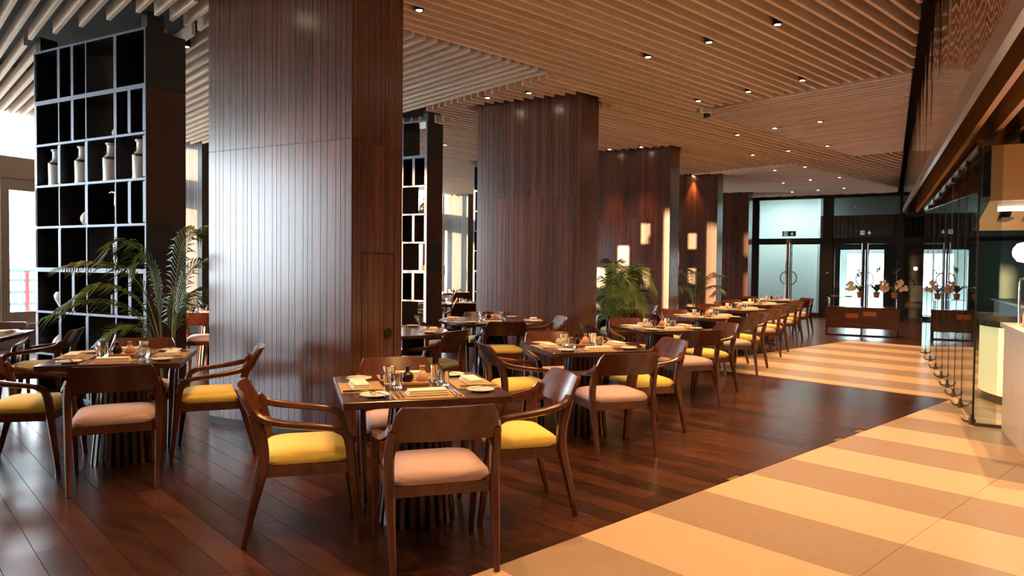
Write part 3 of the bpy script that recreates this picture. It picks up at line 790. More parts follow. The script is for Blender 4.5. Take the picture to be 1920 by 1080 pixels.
MB().box(0.0, 1.6, 0.03, 1.3, 2.58, 2.61).build('top_plate', 'steel_dark', hd)
hs = MB().tube((0.4, 0.6, 2.6), (0.4, 0.6, 3.2), 0.1, 10).build('flue', 'steel_dark', hd, True)
hl = thing('heat_lamp', 'glaring round heat lamp hanging under the hood', 'lamp', (1.17, 8.45, 1.63))
MB().lathe([(0,-0.10),(0.06,-0.085),(0.095,-0.035),(0.10,0.0),(0.095,0.035),(0.06,0.085),(0,0.10)], 20).build('globe', 'globe_glow', hl, True)
MB().tube((0,0,0.09), (0,0,0.40), 0.008).build('rod', 'steel', hl, True)
# swan-neck tap, bottles, shelving in the kitchen
tp = tag(MB().sweep(catmull([(0,0,0),(0,0,0.36),(0.03,0,0.40),(0.10,0.0,0.41),(0.18,0,0.40)],4), (0.022,0.022), ref=(0,1,0), n=8).build('tap', 'steel', None, True, (1.02, 7.55, 0.9805)), 'tall chrome swan-neck tap on the marble counter', 'tap')
for i in range(3):
    tag(MB().lathe([(0,0),(0.03,0),(0.03,0.10),(0.012,0.14),(0.012,0.18),(0,0.18)], 10).build('sauce_bottle', 'bottle_tan', None, True, (1.02+i*0.075, 7.18, 0.98)), ['pale sauce bottle on the marble counter beside the tap', 'pale sauce bottle in the middle of three on the counter', 'pale sauce bottle on the counter, deepest in the kitchen'][i], 'bottle', 'sauce bottles')
ks = thing('kitchen_shelving', 'dark steel shelving against the kitchen back wall', 'shelving', (3.6, 12.5, 0))
for y in (-3, 0, 3): MB().box(0.0, 0.9, y-0.03, y+0.03, 0, 2.4).build('upright', 'steel_dark', ks)
for z in (0.0, 0.85, 1.4, 1.9, 2.38): MB().box(0.0, 0.9, -3, 3, z, z+0.04).build('shelf_board', 'steel_dark', ks)
for i in range(14):
    r = random.Random(i); h = 0.14+0.2*r.random()
    tag(MB().lathe([(0,0),(0.07,0),(0.08,h*0.6),(0.05,h),(0,h)], 12).build('kitchen_jar', r.choice(['porcelain','copper','steel','bottle_tan']), None, True, (3.85+0.25*r.random(), 9.8+i*0.40, (0.89, 1.44, 1.94)[i % 3])), 'round jar on the dark kitchen shelving', 'jar', 'jars on the kitchen shelving')
kb = thing('kitchen_bench', 'long dark work bench in the kitchen behind the glass', 'bench', (2.4, 14.5, 0))
MB().box(-0.4, 0.4, -3.6, 3.6, 0.12, 0.86).build('body', 'steel_dark', kb); MB().box(-0.45, 0.45, -3.65, 3.65, 0.86, 0.90).build('top', 'steel', kb)
for s in (-1, 1):
    for y in (-3.5, 0, 3.5): MB().box(s*0.35-0.03, s*0.35+0.03, y-0.03, y+0.03, 0, 0.12).build('foot', 'steel_dark', kb)

# ------------------------------------------------------------------ flower console
cs = thing('flower_console', 'dark red wooden console with glass upper shelf before the glass doors', 'console', (-0.50, 17.75, 0))
MB().box(-0.73, 0.73, -0.20, 0.20, 0.17, 0.64).build('body', 'console_wood', cs)
for s in (-1, 1):
    for q in (-1, 1):
        MB().box(s*0.715-0.015, s*0.715+0.015, q*0.185-0.015, q*0.185+0.015, 0, 0.17).build('leg', 'black_frame', cs)
MB().box(-0.015, 0.015, -0.20, -0.17, 0, 0.17).build('leg', 'black_frame', cs)
MB().box(-0.73, 0.73, -0.20, -0.17, 0.0, 0.03).build('foot_rail', 'black_frame', cs)
MB().box(-0.004, 0.004, -0.203, -0.2, 0.17, 0.64).build('door_gap', 'black_frame', cs)
for x in (-0.2, 0.16):
    MB().slab(0.26, 0.0030, 0.001, -0.05, 0.05, 0.0005).build('inlay', 'copper', cs, loc=(x, -0.2015, 0.45 if x < 0 else 0.50))
MB().box(-0.72, 0.72, -0.19, 0.19, 0.845, 0.86).build('glass_shelf', 'shelf_glass', cs)
for s in (-1, 1):
    for q in (-1, 1):
        MB().tube((s*0.68, q*0.16, 0.64), (s*0.68, q*0.16, 0.845), 0.01).build('post', 'steel', cs, True)
for i, (x, n) in enumerate(((-0.55, 'round dark dish at the end of the console glass shelf'), (-0.27, 'round dark dish between the flat dish and the flower pots'))):
    tag(MB().lathe([(0,0),(0.05,0),(0.10,0.02),(0.095,0.022),(0.04,0.008),(0,0.008)], 16).build('dish', 'copper', None, True, (-0.50+x, 17.72, 0.861)), n, 'dish')
def orchid(label, x, y, pet, seed, tall, lean):
    r = random.Random(seed)
    t = thing('potted_orchid', label, 'potted plant', (x, y, 0.861), 0, 'orchids on the console')
    MB().lathe([(0,0),(0.05,0),(0.065,0.12),(0.068,0.125),(0.06,0.125),(0.058,0.11),(0,0.11)], 14).build('pot', 'terracotta', t, True)
    for k in range(9):
        a = r.random()*6.28; L = 0.16+0.10*r.random()
        d = Vector((math.cos(a), math.sin(a), 0)); h = 0.12
        pts = [d*(L*q/5) + Vector((0,0,h+0.24*math.sin(q/5*2.0)*L/0.2*0.6)) for q in range(6)]
        sd = Vector((-d.y, d.x, 0)); mb = MB(); rows = []
        for q, p in enumerate(pts):
            w = 0.035*math.sin(math.pi*(0.12+0.85*q/5))
            rows.append([p - sd*w, p + Vector((0,0,-0.006)), p + sd*w])
        mb.rings(rows, cap=False, closed=False).build('leaf', 'orchid_leaf', t, True)
    MB().sweep(catmull([(0,0,0.1),(0.02*lean,0,0.3),(0.05*lean,0.0,tall*0.7),(0.03*lean,0,tall)],4), (0.012,0.012), n=6).build('stem', 'palm_stem', t, True)
    tuft = MB()
    for k in range(16):
        a = r.random()*6.28; e = 0.2+r.random()*0.9
        d = Vector((math.cos(a)*math.cos(e), math.sin(a)*math.cos(e), math.sin(e))); L = 0.09+0.06*r.random()
        p = Vector((0.03*lean+0.03*(r.random()-.5), 0.03*(r.random()-.5), tall-0.08+0.12*r.random())); sd = d.cross(Vector((0,0,1))).normalized()*0.018
        tuft.add([p, p+d*L*0.5+sd, p+d*L, p+d*L*0.5-sd], [(0,1,2,3)])
    tuft.build('leaf_tuft', 'orchid_leaf', t)
    n = 24
    for k in range(n):
        a = r.random()*6.28; q = r.random()**0.5
        cx = lean*0.17 + 0.10*q*math.cos(a); cz = 0.27 + 0.12*q*math.sin(a) - 0.5*max(0, abs(cx)-0.17); cy = -0.07+0.08*(r.random()-.5)
        fl = MB()
        tw = r.random()*6.28
        for p in range(5):
            a = p*2*math.pi/5 + tw
            c, s_ = math.cos(a), math.sin(a)
            rr = 0.038
            ctr = Vector((cx, cy, cz)); e1 = Vector((c, -0.25, s_)); e2 = Vector((-s_, 0.0, c))
            fl.add([ctr, ctr+e1*rr*0.55+e2*rr*0.5, ctr+e1*rr*1.1, ctr+e1*rr*0.55-e2*rr*0.5], [(0,1,2,3)])
        fl.build('flower', pet, t)
    return t
orchid('cream orchid with small leaves, in the slim pot beside the dishes', -0.55, 17.74, 'orchid_cream', 3, 0.52, -1.1)
orchid('pink orchid bushy with leaves, in the middle pot on the console', -0.22, 17.74, 'orchid_petal', 5, 0.62, 0.9)
orchid('pink orchid in the pot at the glass-screen end of the console', 0.13, 17.74, 'orchid_petal', 8, 0.58, 0.8)

# ------------------------------------------------------------------ chairs
def chair_meshes():
    P = {}
    w = 0.252
    for s in (-1, 1):
        k = 'R' if s > 0 else 'L'
        rear = catmull([(s*0.240,-0.045,0.0),(s*0.246,0.002,0.20),(s*0.251,0.050,0.40),(s*0.253,0.050,0.52),(s*0.250,0.030,0.61),(s*0.243,0.006,0.68)], 4)
        sz = [(0.028+0.020*min(1, p[2]/0.40), 0.030+0.026*min(1, p[2]/0.42)) for p in rear]
        P['rear_leg'+k] = MB().sweep(rear, sz, ref=(0,1,0), power=3.2).mesh('rear_leg', 'chair_wood', True)
        fr = catmull([(s*0.258,0.530,0.0),(s*0.264,0.508,0.20),(s*0.269,0.486,0.40),(s*0.271,0.476,0.50),(s*0.271,0.452,0.560),(s*0.271,0.405,0.588)], 4)
        sz = [(0.028+0.018*min(1, p[2]/0.40), 0.030+0.020*min(1, p[2]/0.42) - 0.012*max(0,(p[2]-0.52)/0.07)) for p in fr]
        P['front_leg'+k] = MB().sweep(fr, sz, ref=(0,1,0), power=3.2).mesh('front_leg', 'chair_wood', True)
        arm = catmull([(s*0.271,0.420,0.585),(s*0.274,0.34,0.598),(s*0.276,0.22,0.614),(s*0.270,0.11,0.632),(s*0.256,0.040,0.655),(s*0.244,0.004,0.690)], 4)
        szs = []
        for i in range(len(arm)):
            f = i/(len(arm)-1)
            szs.append((0.044+0.012*math.sin(math.pi*f), 0.030+0.018*f))
        P['armrest'+k] = MB().sweep(arm, szs, power=3.2).mesh('armrest', 'chair_wood', True)
    # curved backrest with rounded upper corners
    N, M = 20, 8
    def pt(i, j, off):
        fx = -1+2*i/N
        top = 0.797 - 0.042*max(0, (abs(fx)-0.86)/0.14)**2.4
        bot = 0.624 - 0.0*fx
        z = bot + (top-bot)*j/M
        x = fx*(0.264-0.026*(j/M)**1.3)
        bow = -0.040*(1-fx*fx)
        y = 0.030 + bow - 0.085*(z-0.62)/0.17
        return (x, y+off, z)
    mb = MB(); vs = []; fs = []
    for off in (0.011, -0.013):
        for j in range(M+1):
            for i in range(N+1): vs.append(pt(i, j, off))
    W = N+1; S = W*(M+1)
    for j in range(M):
        for i in range(N):
            a = j*W+i
            fs.append((a, a+W, a+W+1, a+1)); fs.append((S+a, S+a+1, S+a+W+1, S+a+W))
    for i in range(N):
        fs.append((i, i+1, S+i+1, S+i)); a = M*W+i; fs.append((a+1, a, S+a, S+a+1))
    for j in range(M):
        a = j*W; fs.append((a+W, a, S+a, S+a+W)); a = j*W+N; fs.append((a, a+W, S+a+W, S+a))
    mb.add(vs, fs)
    # small webs easing the back into the posts
    for s in (-1, 1):
        w_ = [(s*0.262,0.046,0.626),(s*0.190,0.012,0.626),(s*0.214,0.020,0.606),(s*0.228,0.028,0.575),(s*0.234,0.032,0.545),(s*0.255,0.042,0.545)]
        n_ = len(w_)
        mb.add([(p[0],p[1]+0.008,p[2]) for p in w_]+[(p[0],p[1]-0.012,p[2]) for p in w_], [tuple(range(n_)), tuple(range(2*n_-1,n_-1,-1))]+[(q,(q+1)%n_,n_+(q+1)%n_,n_+q) for q in range(n_)])
    P['backrest'] = mb.mesh('backrest', 'chair_wood', True)
    fr = MB()
    fr.add([(-0.25,0.055,0.352),(0.25,0.055,0.352),(0.262,0.49,0.352),(-0.262,0.49,0.352),(-0.25,0.055,0.405),(0.25,0.055,0.405),(0.262,0.49,0.405),(-0.262,0.49,0.405)],[(0,3,2,1),(4,5,6,7),(0,1,5,4),(1,2,6,5),(2,3,7,6),(3,0,4,7)])
    P['seat_frame'] = fr.mesh('seat_frame', 'chair_wood')
    def cushion(m):
        rr = []
        for ins, z in ((0.02,0.400),(0.003,0.408),(-0.004,0.426),(0.002,0.446),(0.020,0.462),(0.055,0.473),(0.10,0.479),(0.15,0.481)):
            ring = []
            for q, (sx, sy) in enumerate(((1,1),(-1,1),(-1,-1),(1,-1))):
                for kk in range(5):
                    a = q*math.pi/2+kk*math.pi/8
                    r = 0.075
                    hx, hy = 0.238, 0.222
                    ring.append((sx*(hx-r)+(r*math.cos(a))-ins*sx*0.9, 0.272+sy*(hy-r)+(r*math.sin(a))-ins*sy*0.9, z))
            rr.append(ring)
        return MB().rings(rr).mesh('seat_cushion', m, True)
    for c in ('yellow', 'pink', 'grey'): P['cushion_'+c] = cushion('fabric_'+c)
    return P
CH = chair_meshes()
def chair(x, y, face, colour, label, group):
    """x, y = middle of the rear feet; face = direction the sitter looks"""
    t = thing('dining_armchair', label, 'chair', (x, y, 0), face-math.pi/2, group)
    for k in ('rear_leg', 'front_leg'):
        obj('leg', CH[k+'L'], t); obj('leg', CH[k+'R'], t)
    obj('armrest', CH['armrestL'], t); obj('armrest', CH['armrestR'], t)
    obj('backrest', CH['backrest'], t); obj('seat_frame', CH['seat_frame'], t); obj('seat_cushion', CH['cushion_'+colour], t)
    return t

# ------------------------------------------------------------------ tables and their settings
TS = 0.885
TM = {}
TM['top'] = MB().slab(TS, TS, 0.012, 0.712, 0.75, 0.004).mesh('tabletop', 'table_wood')
TM['round'] = MB().lathe([(0,0.712),(0.685,0.712),(0.70,0.722),(0.70,0.744),(0.694,0.75),(0,0.75)], 48).mesh('tabletop', 'table_wood', True)
TM['slat'] = MB().add([(-0.014,0.205,0.0),(0.014,0.205,0.0),(0.014,0.220,0.0),(-0.014,0.220,0.0),(-0.010,0.135,0.70),(0.010,0.135,0.70),(0.010,0.150,0.70),(-0.010,0.150,0.70)],[(0,3,2,1),(4,5,6,7),(0,1,5,4),(1,2,6,5),(2,3,7,6),(3,0,4,7)]).mesh('base_slat', 'base_slat')
TM['core'] = MB().lathe([(0,0.004),(0.17,0.004),(0.10,0.70),(0,0.70)], 20).mesh('core', 'black_frame', True)
TM['plate'] = MB().lathe([(0,0.69),(0.26,0.69),(0.26,0.712),(0,0.712)], 24).mesh('support_plate', 'black_frame', True)
TM['drum'] = MB().lathe([(0,0),(0.27,0),(0.275,0.03),(0.265,0.20),(0.22,0.42),(0.17,0.58),(0.15,0.66),(0.16,0.712),(0,0.712)], 32).mesh('pedestal', 'black_gloss', True)
NS = 24
def square_table(x, y, label, rz=R(45), group=None):
    t = thing('square_dining_table', label, 'table', (x, y, 0), rz, group)
    obj('tabletop', TM['top'], t); obj('support_plate', TM['plate'], t); obj('core', TM['core'], t)
    for i in range(NS): obj('base_slat', TM['slat'], t, rz=2*math.pi*i/NS)
    return t
def round_table(x, y, label, group=None):
    t = thing('round_dining_table', label, 'table', (x, y, 0), 0, group)
    obj('tabletop', TM['round'], t); obj('pedestal', TM['drum'], t)
    return t
SM = {}
SM['placemat'] = MB().slab(0.365, 0.235, 0.006, 0, 0.003, 0.001).mesh('placemat', 'placemat')
SM['bread_plate'] = MB().lathe([(0,0),(0.045,0),(0.05,0.004),(0.075,0.012),(0.078,0.014),(0.075,0.016),(0.05,0.008),(0,0.007)], 24).mesh('bread_plate', 'porcelain', True)
nb = MB()
for i, (z, ins) in enumerate(((0.0,0.0),(0.010,0.004),(0.020,0.008))):
    nb.slab(0.22-2*ins, 0.10-2*ins, 0.006, z, z+0.0098, 0.003)
SM['napkin'] = nb.mesh('napkin', 'linen')
fk = MB().sweep([(0,-0.10,0.004),(0,-0.04,0.006),(0,0.03,0.009),(0,0.055,0.006)], [(0.012,0.004),(0.009,0.004),(0.007,0.004),(0.022,0.003)], n=6)
for q in (-0.008, -0.0027, 0.0027, 0.008): fk.sweep([(q,0.053,0.006),(q,0.095,0.008)], (0.003,0.002), n=4)
SM['fork'] = fk.mesh('fork', 'cutlery', True)
SM['knife'] = MB().sweep([(0,-0.11,0.004),(0,-0.02,0.005),(0,0.0,0.004),(0,0.06,0.004),(0.004,0.105,0.004)], [(0.013,0.007),(0.012,0.007),(0.014,0.002),(0.016,0.002),(0.004,0.001)], n=6).mesh('knife', 'cutlery', True)
def tumbler(r, h):
    return MB().lathe([(0,0.0),(r*0.86,0.0),(r*0.90,0.004),(r,h-0.002),(r-0.001,h),(r-0.003,h-0.001),(r*0.88-0.003,0.014),(0,0.012)], 16).mesh('tumbler', 'tumbler_glass', True)
SM['tall'] = tumbler(0.036, 0.105); SM['short'] = tumbler(0.037, 0.085)
SM['tray'] = MB().slab(0.16, 0.075, 0.008, 0, 0.018, 0.003).mesh('tray', 'tray_wood')
SM['dark'] = MB().lathe([(0,0),(0.026,0),(0.036,0.02),(0.036,0.034),(0.024,0.052),(0.013,0.058),(0.012,0.078),(0.016,0.086),(0,0.086)], 16).mesh('oil_bottle', 'bottle_dark', True)
SM['tan'] = MB().lathe([(0,0),(0.032,0),(0.035,0.012),(0.030,0.034),(0.020,0.055),(0.012,0.062),(0.012,0.078),(0.018,0.088),(0,0.088)], 16).mesh('salt_bottle', 'bottle_tan', True)
def put(kind, name, cat, label, grp, tx, ty, trz, lx, ly, lz, lrz=0):
    c, s = math.cos(trz), math.sin(trz)
    o = obj(name, SM[kind], None, (tx+c*lx-s*ly, ty+s*lx+c*ly, lz), trz+lrz)
    return tag(o, label, cat, grp)
AIS = ('striped-tile side', 'glass-door side', 'pillar side', 'side opposite the doors')
LSD = ('aisle side', 'pillar side', 'shelf side', 'side away from the pillar')
WSD = ('aisle side', 'glass-door side', 'window side', 'milk-can side')
def set_square(tx, ty, where, level=2, rz=R(45), r=None, sides=AIS):
    """place settings; level 2 = with cutlery"""
    ed = (TS/2) if r is None else r
    rnd = random.Random(int(tx*100+ty*37))
    Z = 0.7504
    for q in range(4):
        a = rz + q*math.pi/2          # local -y of this frame points to the edge
        w = ', %s, %s' % (sides[q], where)
        put('placemat', 'placemat', 'placemat', 'woven brown placemat'+w, 'placemats', tx, ty, a, 0.0, -ed+0.129, Z)
        put('napkin', 'napkin', 'napkin', 'folded linen napkin'+w, 'napkins', tx, ty, a, 0.01*rnd.random(), -ed+0.12, Z+0.0035, rnd.uniform(-.06,.06))
        put('bread_plate', 'bread_plate', 'plate', 'white bread plate'+w, 'bread plates', tx, ty, a, -0.27, -ed+0.14, Z, 0)
        if level > 1:
            for i in range(2):
                put('fork', 'fork', 'fork', ('outer', 'inner')[i]+' fork'+w, 'forks', tx, ty, a, -0.162+0.027*i, -ed+0.13, Z+0.0035, rnd.uniform(-.08,.08))
                put('knife', 'knife', 'knife', ('inner', 'outer')[i]+' knife'+w, 'knives', tx, ty, a, 0.142+0.022*i, -ed+0.13, Z+0.0035, rnd.uniform(-.08,.08))
            put('knife', 'knife', 'knife', 'knife on bread plate'+w, 'knives', tx, ty, a, -0.262, -ed+0.14, Z+0.0165, 0.35)
    for lx, ly, kd in ((-0.148,0.075,'tall'),(-0.130,-0.065,'short'),(0.125,0.075,'tall'),(0.140,-0.045,'short')):
        put(kd, 'tumbler', 'glass', '%s tumbler %s the glass doors, %s' % (kd, 'away from' if lx < 0 else 'toward', where), 'tumblers', tx, ty, rz, lx, ly, Z+0.0003)
    put('tray', 'condiment_tray', 'tray', 'small wooden condiment tray on the '+where, None, tx, ty, rz, -0.01, 0.03, Z, 0.0)
    put('dark', 'oil_bottle', 'bottle', 'dark round oil bottle on the '+where, None, tx, ty, rz, -0.05, 0.03, Z+0.0185)
    put('tan', 'salt_bottle', 'bottle', 'tan clay bottle on the '+where, None, tx, ty, rz, 0.035, 0.03, Z+0.0185)
ORD = ['seventh', 'sixth', 'fifth', 'fourth', 'third', 'second', 'first']
AISLE = [(-2.36,3.31),(-2.34,5.75),(-2.34,8.13),(-2.34,10.5),(-2.34,12.9),(-2.34,15.2),(-2.34,17.5)]
OUT = {'walk': (R(-45), 'pink'), 'far': (R(45), 'yellow'), 'pillar': (R(135), 'pink'), 'near': (R(-135), 'yellow')}
DIST = {0: {'walk': 0.80, 'far': 0.84, 'pillar': 0.86, 'near': 0.87}}
SIDE = {'walk': 'on its striped-tile side', 'far': 'on its glass-door side', 'pillar': 'on its pillar side', 'near': 'on the side opposite the doors'}
rnd = random.Random(11)
for i, (tx, ty) in enumerate(AISLE):
    where = '%s aisle table from the glass doors' % ORD[i]
    square_table(tx, ty, 'dark square table with slatted drum base, %s' % where, group='aisle tables')
    set_square(tx, ty, where, 2 if i < 3 else 1)
    for s, (a, c) in OUT.items():
        d = DIST.get(i, {}).get(s, 0.84 + rnd.uniform(-.01, .03))
        da = rnd.uniform(-.03, .03) if i else 0.0
        chair(tx+d*math.cos(a), ty+d*math.sin(a), a+math.pi+da, c, '%s-seated armchair %s, %s' % (c, SIDE[s], where), 'armchairs at the aisle tables')
# tables on the window side of the first pillar
LT = [(-4.92, 3.24, 'table beside the milk-can shelf'), (-7.62, 3.45, 'table between milk-can shelf and windows')]
for i, (tx, ty, where) in enumerate(LT):
    square_table(tx, ty, 'dark square table with slatted drum base, %s' % where)
    set_square(tx, ty, where, 2 if i == 0 else 1, sides=LSD)
    for s, (a, c) in OUT.items():
        d = {'walk': 0.82, 'far': 0.87, 'pillar': 0.86, 'near': 0.86}[s]
        fo = a
        if i == 0: a, fo = {'walk': (R(-37.3), R(-36.5)), 'far': (R(53), R(47)), 'pillar': (R(137), R(137)), 'near': (R(-137), R(-139))}[s]
        if i == 0 and s == 'pillar': c = 'pink'
        sd = {'walk': 'on its aisle side', 'far': 'on its pillar side', 'pillar': 'on its shelf side', 'near': 'on its side away from the shelf'}[s]
        if i == 0 or s in ('walk', 'far', 'pillar'):
            chair(tx+d*math.cos(a), ty+d*math.sin(a), fo+math.pi, c, '%s-seated wooden armchair %s, %s' % (c, sd, where), 'armchairs by the milk-can shelf')
# round tables between the pillars
RTB = [(-4.55, 8.05, 'round table before the second pillar', [(R(-50),'yellow',0.86),(R(40),'yellow',0.88),(R(130),'yellow',0.9),(R(215),'grey',0.9)]),
       (-4.75, 6.02, 'round table tucked behind the first pillar', [(R(2),'grey',0.88),(R(-90),'grey',0.88),(R(190),'yellow',0.9)]),
       (-4.35, 11.7, 'round table between the second and third pillars', [(R(-50),'yellow',0.88),(R(50),'grey',0.88),(R(150),'yellow',0.9)])]
for tx, ty, where, chs in RTB:
    round_table(tx, ty, 'dark '+where)
    set_square(tx, ty, where, 1, R(30), 0.66, sides=WSD)
    for k, (a, c, d) in enumerate(chs):
        chair(tx+d*math.cos(a), ty+d*math.sin(a), a+math.pi, c, '%s-seated wooden armchair at the %s%s' % (c, where, ['', ', doors side', ', window side', ', shelf side'][k]), 'armchairs at the round tables')
for tx, ty, where in ((-7.25, 11.4, 'table between the shelf units nearest the second pillar'), (-9.7, 12.6, 'table between the shelf units midway to the windows'), (-10.3, 16.2, 'table at the far window pier'), (-8.6, 7.0, 'table behind the milk-can shelf'), (-10.2, 9.2, 'table behind the milk-can shelf by the window pier')):
    square_table(tx, ty, 'dark square '+where)
    set_square(tx, ty, where, 0, sides=WSD)
    for s, (a, c) in OUT.items():
        if s in ('walk', 'far', 'near'):
            chair(tx+0.84*math.cos(a), ty+0.84*math.sin(a), a+math.pi, c, '%s-seated wooden armchair, %s side, %s' % (c, {'walk':'aisle','far':'glass-door','near':'milk-can'}[s], where), 'armchairs on the window side')

# ------------------------------------------------------------------ palms
def palm(label, x, y, fronds, seed, pot_r=0.17, pot_h=0.32, leaf=0.20, trunk=0.0):
    r = random.Random(seed)
    t = thing('potted_palm', label, 'potted palm', (x, y, 0), 0, 'potted palms')
    MB().lathe([(0,0),(pot_r*0.75,0),(pot_r,pot_h),(pot_r*1.04,pot_h),(pot_r*1.04,pot_h+0.02),(pot_r*0.92,pot_h+0.02),(pot_r*0.9,pot_h-0.03),(0,pot_h-0.03)], 24).build('pot', 'pot_dark', t, True)
    MB().lathe([(0,pot_h-0.03),(pot_r*0.89,pot_h-0.03),(pot_r*0.8,pot_h-0.015),(0,pot_h-0.01)], 20).build('soil', 'soil', t, True)
    for az, L, h, droop in fronds:
        az = R(az); d = Vector((math.cos(az), math.sin(az), 0))
        b = Vector((0.04*math.cos(az), 0.04*math.sin(az), pot_h-0.02))
        pts = [b, b+d*L*0.06+Vector((0,0,h*0.45)), b+d*L*0.25+Vector((0,0,h*0.86)), b+d*L*0.62+Vector((0,0,h)), b+d*L+Vector((0,0,h-droop))]
        pts = catmull([tuple(p) for p in pts], 7)
        fr = MB().sweep(pts, [(0.018-0.014*i/len(pts), 0.014-0.010*i/len(pts)) for i in range(len(pts))], ref=(0.03,0.02,1), n=5)
        f = fr.build('frond_stem', 'palm_stem', t, True)
        lv = MB(); m = len(pts)
        for i in range(int(m*0.34), m-1):
            for sub in (0.0, 0.5):
                p = Vector(pts[i])*(1-sub)+Vector(pts[i+1])*sub
                tn = (Vector(pts[i+1])-Vector(pts[i])).normalized()
                fpos = (i+sub-m*0.34)/(m*0.66)
                ll = leaf*(0.35+0.95*math.sin(math.pi*min(1, 0.18+0.80*fpos)))*r.uniform(0.85, 1.1)
                side = tn.cross(Vector((0,0,1))).normalized()
                for s in (-1, 1):
                    ld = (side*s*0.80 + tn*0.75 + Vector((0,0,0.10))).normalized()
                    e = p+ld*ll+Vector((0,0,-0.45*ll*r.uniform(0.4,1.3))); mid = p+ld*ll*0.5+Vector((0,0,0.02*ll))
                    wv = tn*0.0085
                    lv.add([p-wv*0.5, mid-wv, e, mid+wv, p+wv*0.5], [(0,1,3,4),(1,2,3)])
        lv.build('frond_leaf', 'palm_leaf', t)
    return t
palm('feathery areca palm between the milk-can shelf and the first pillar', -5.88, 4.30,
     [(203,1.00,1.12,0.05),(222,0.95,0.78,0.14),(238,0.80,0.92,0.18),(250,0.55,0.55,0.15),(95,0.42,1.45,0.03),(80,0.5,1.15,0.10),(110,0.45,0.85,0.15),(255,0.25,1.15,0.05),(215,0.45,1.30,0.08)], 3, leaf=0.26)
palm('bushy areca palm beside the second pillar', -3.36, 9.42,
     [(285,0.42,1.20,0.45),(272,0.36,0.95,0.40),(300,0.42,0.95,0.35),(320,0.42,1.05,0.35),(345,0.45,0.80,0.25),(40,0.5,1.0,0.3),(70,0.5,1.10,0.3),(275,0.32,0.70,0.2),(310,0.30,0.60,0.2),(5,0.55,1.1,0.3),(65,0.45,0.75,0.2),(295,0.4,1.05,0.3),(330,0.4,0.9,0.3),(20,0.35,1.15,0.2)], 5, leaf=0.24)
palm('broad-leaved palm before the sun-streaked fourth pillar', -3.95, 16.6,
     [(200,0.75,1.15,0.0),(240,0.5,0.8,0.1),(330,0.8,1.0,0.0),(0,0.6,0.75,0.1),(280,0.5,1.1,0.05),(160,0.5,0.7,0.1)], 9, leaf=0.26)

# ------------------------------------------------------------------ downlights, added kitchen fill lamps and dome camera
DL = [(-2.36,7.70),(-1.64,7.48),(-0.92,7.22),(-2.37,10.0),(-1.67,9.77),(-0.95,9.47),(-2.41,12.79),(-1.71,12.44),(-0.99,12.22),(-2.46,15.1),(-1.75,14.86),(-1.04,14.65),
      (-2.53,20.2),(-1.82,19.8),(-1.11,19.6),(-2.57,22.6),(-1.86,22.3),(-1.15,22.1),(-2.40,17.6),(-1.70,17.3),
      (-4.92,8.57),(-4.30,8.58),(-4.94,13.28),(-4.31,13.29),(-4.34,17.9),(-4.90,21.9),(-3.89,5.42),(-6.76,5.21),
      (-2.36,5.35),(-1.64,5.12),(-0.92,4.90),(-2.36,3.05),(-1.64,2.80),(-0.92,2.55),(-4.9,3.6),(-4.3,3.3),(-2.36,0.7),(-0.92,0.4),(-7.3,2.9),(-7.6,11.5),(-8.4,14.2),(-6.8,8.0)]
LENS = MB().lathe([(0,-0.004),(0.030,-0.004),(0.030,0.0),(0,0.0)], 16).mesh('lens', 'lamp_glow', True)
CANM = MB().lathe([(0.031,-0.006),(0.045,-0.006),(0.045,0.10),(0,0.10),(0,0.0),(0.031,0.0)], 18, cap=False).mesh('housing', 'black_frame', True)
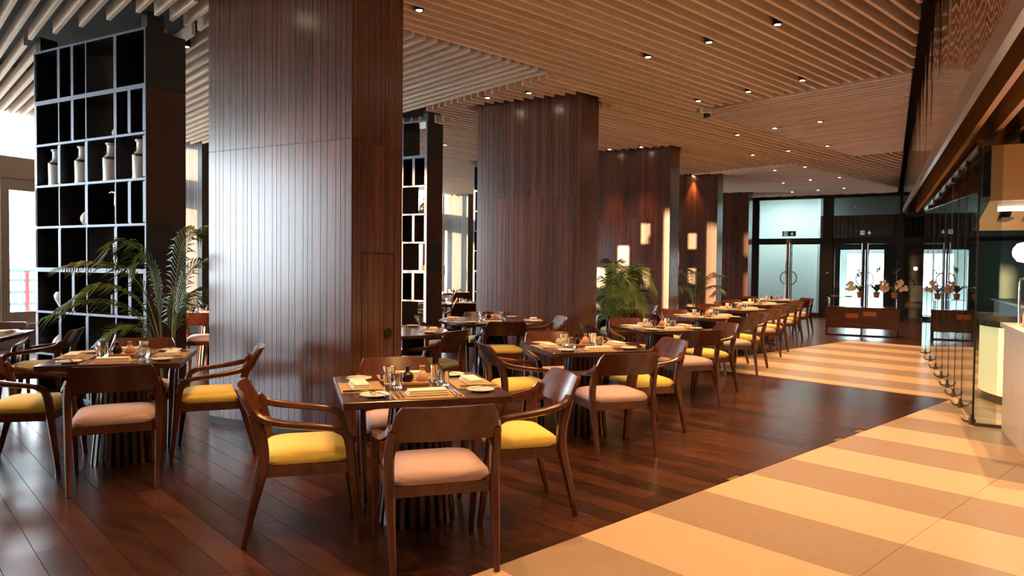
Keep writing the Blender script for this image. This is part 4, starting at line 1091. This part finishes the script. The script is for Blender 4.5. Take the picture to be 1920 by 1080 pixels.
def snap(x, y):
    u, v = x*CU - y*SU, x*SU + y*CU
    isv = (u > UC and v < 9.17) or (u <= UC and 6.3 < v < 15.1) or (u > -7.42 and v > 15.12)
    if isv: u = -3.275 + (math.floor((u+3.275)/SP)+0.5)*SP
    else: v = 1.054 + (math.floor((v-1.054)/SP)+0.5)*SP
    return uv2xy(u, v)
for i, (x, y) in enumerate(DL):
    x, y = snap(x, y)
    near = any(abs(x+4.6) < 0.9 and -0.9 < y-py < 0 for py in PY)
    zone = 'over the tables along the pillars' if x < -3 else 'over the aisle tables and striped tiles'
    t = thing('downlight', 'small round warm downlight set between ceiling slats '+zone, 'downlight', (x, y, ZS-0.002), 0, 'downlights '+zone)
    obj('lens', LENS, t); obj('housing', CANM, t)
    l = bpy.data.lights.new('downlight_beam', 'SPOT'); l.energy = DOWN_W*(1.55 if y > 9 and x > -3 else 1.0); l.color = (1.0, 0.54, 0.21)
    l.spot_size = R(50) if near else R(105); l.spot_blend = 0.75; l.shadow_soft_size = 0.03
    o = bpy.data.objects.new('downlight_beam', l); COL.objects.link(o); o.parent = t; o.location = (0, 0, -0.02)
for x, y in ((1.17, 5.2), (1.36, 6.6), (1.15, 10.2), (1.33, 12.4), (1.5, 15.2)):  # added fill lamps that brighten the hood, counter and beams
    x = 0.853-0.0165*y + (math.floor((x-0.853+0.0165*y)/0.196)+0.5)*0.196
    t = thing('kitchen_fill_lamp', 'small round fill lamp added between the kitchen beams', 'downlight', (x, y, 2.84), 0, 'fill lamps added between the kitchen beams')
    obj('lens', LENS, t); obj('housing', CANM, t)
    l = bpy.data.lights.new('downlight_beam', 'SPOT'); l.energy = 420; l.color = (1.0, 0.60, 0.28)
    l.spot_size = R(130); l.spot_blend = 0.6; l.shadow_soft_size = 0.03
    o = bpy.data.objects.new('kitchen_fill_light', l); COL.objects.link(o); o.parent = t; o.location = (0, 0, -0.02)
dc = thing('dome_camera', 'white ceiling dome camera with dark lens', 'security camera', (-2.42, 10.62, ZS))
MB().lathe([(0,0.01),(0.085,0.01),(0.085,-0.05),(0.075,-0.06),(0,-0.06)], 20).build('base', 'camera_white', dc, True)
MB().lathe([(0.06,-0.06),(0.058,-0.085),(0.04,-0.112),(0,-0.122)], 18).build('dome', 'dark_dome', dc, True)
bpy.context.view_layer.update()
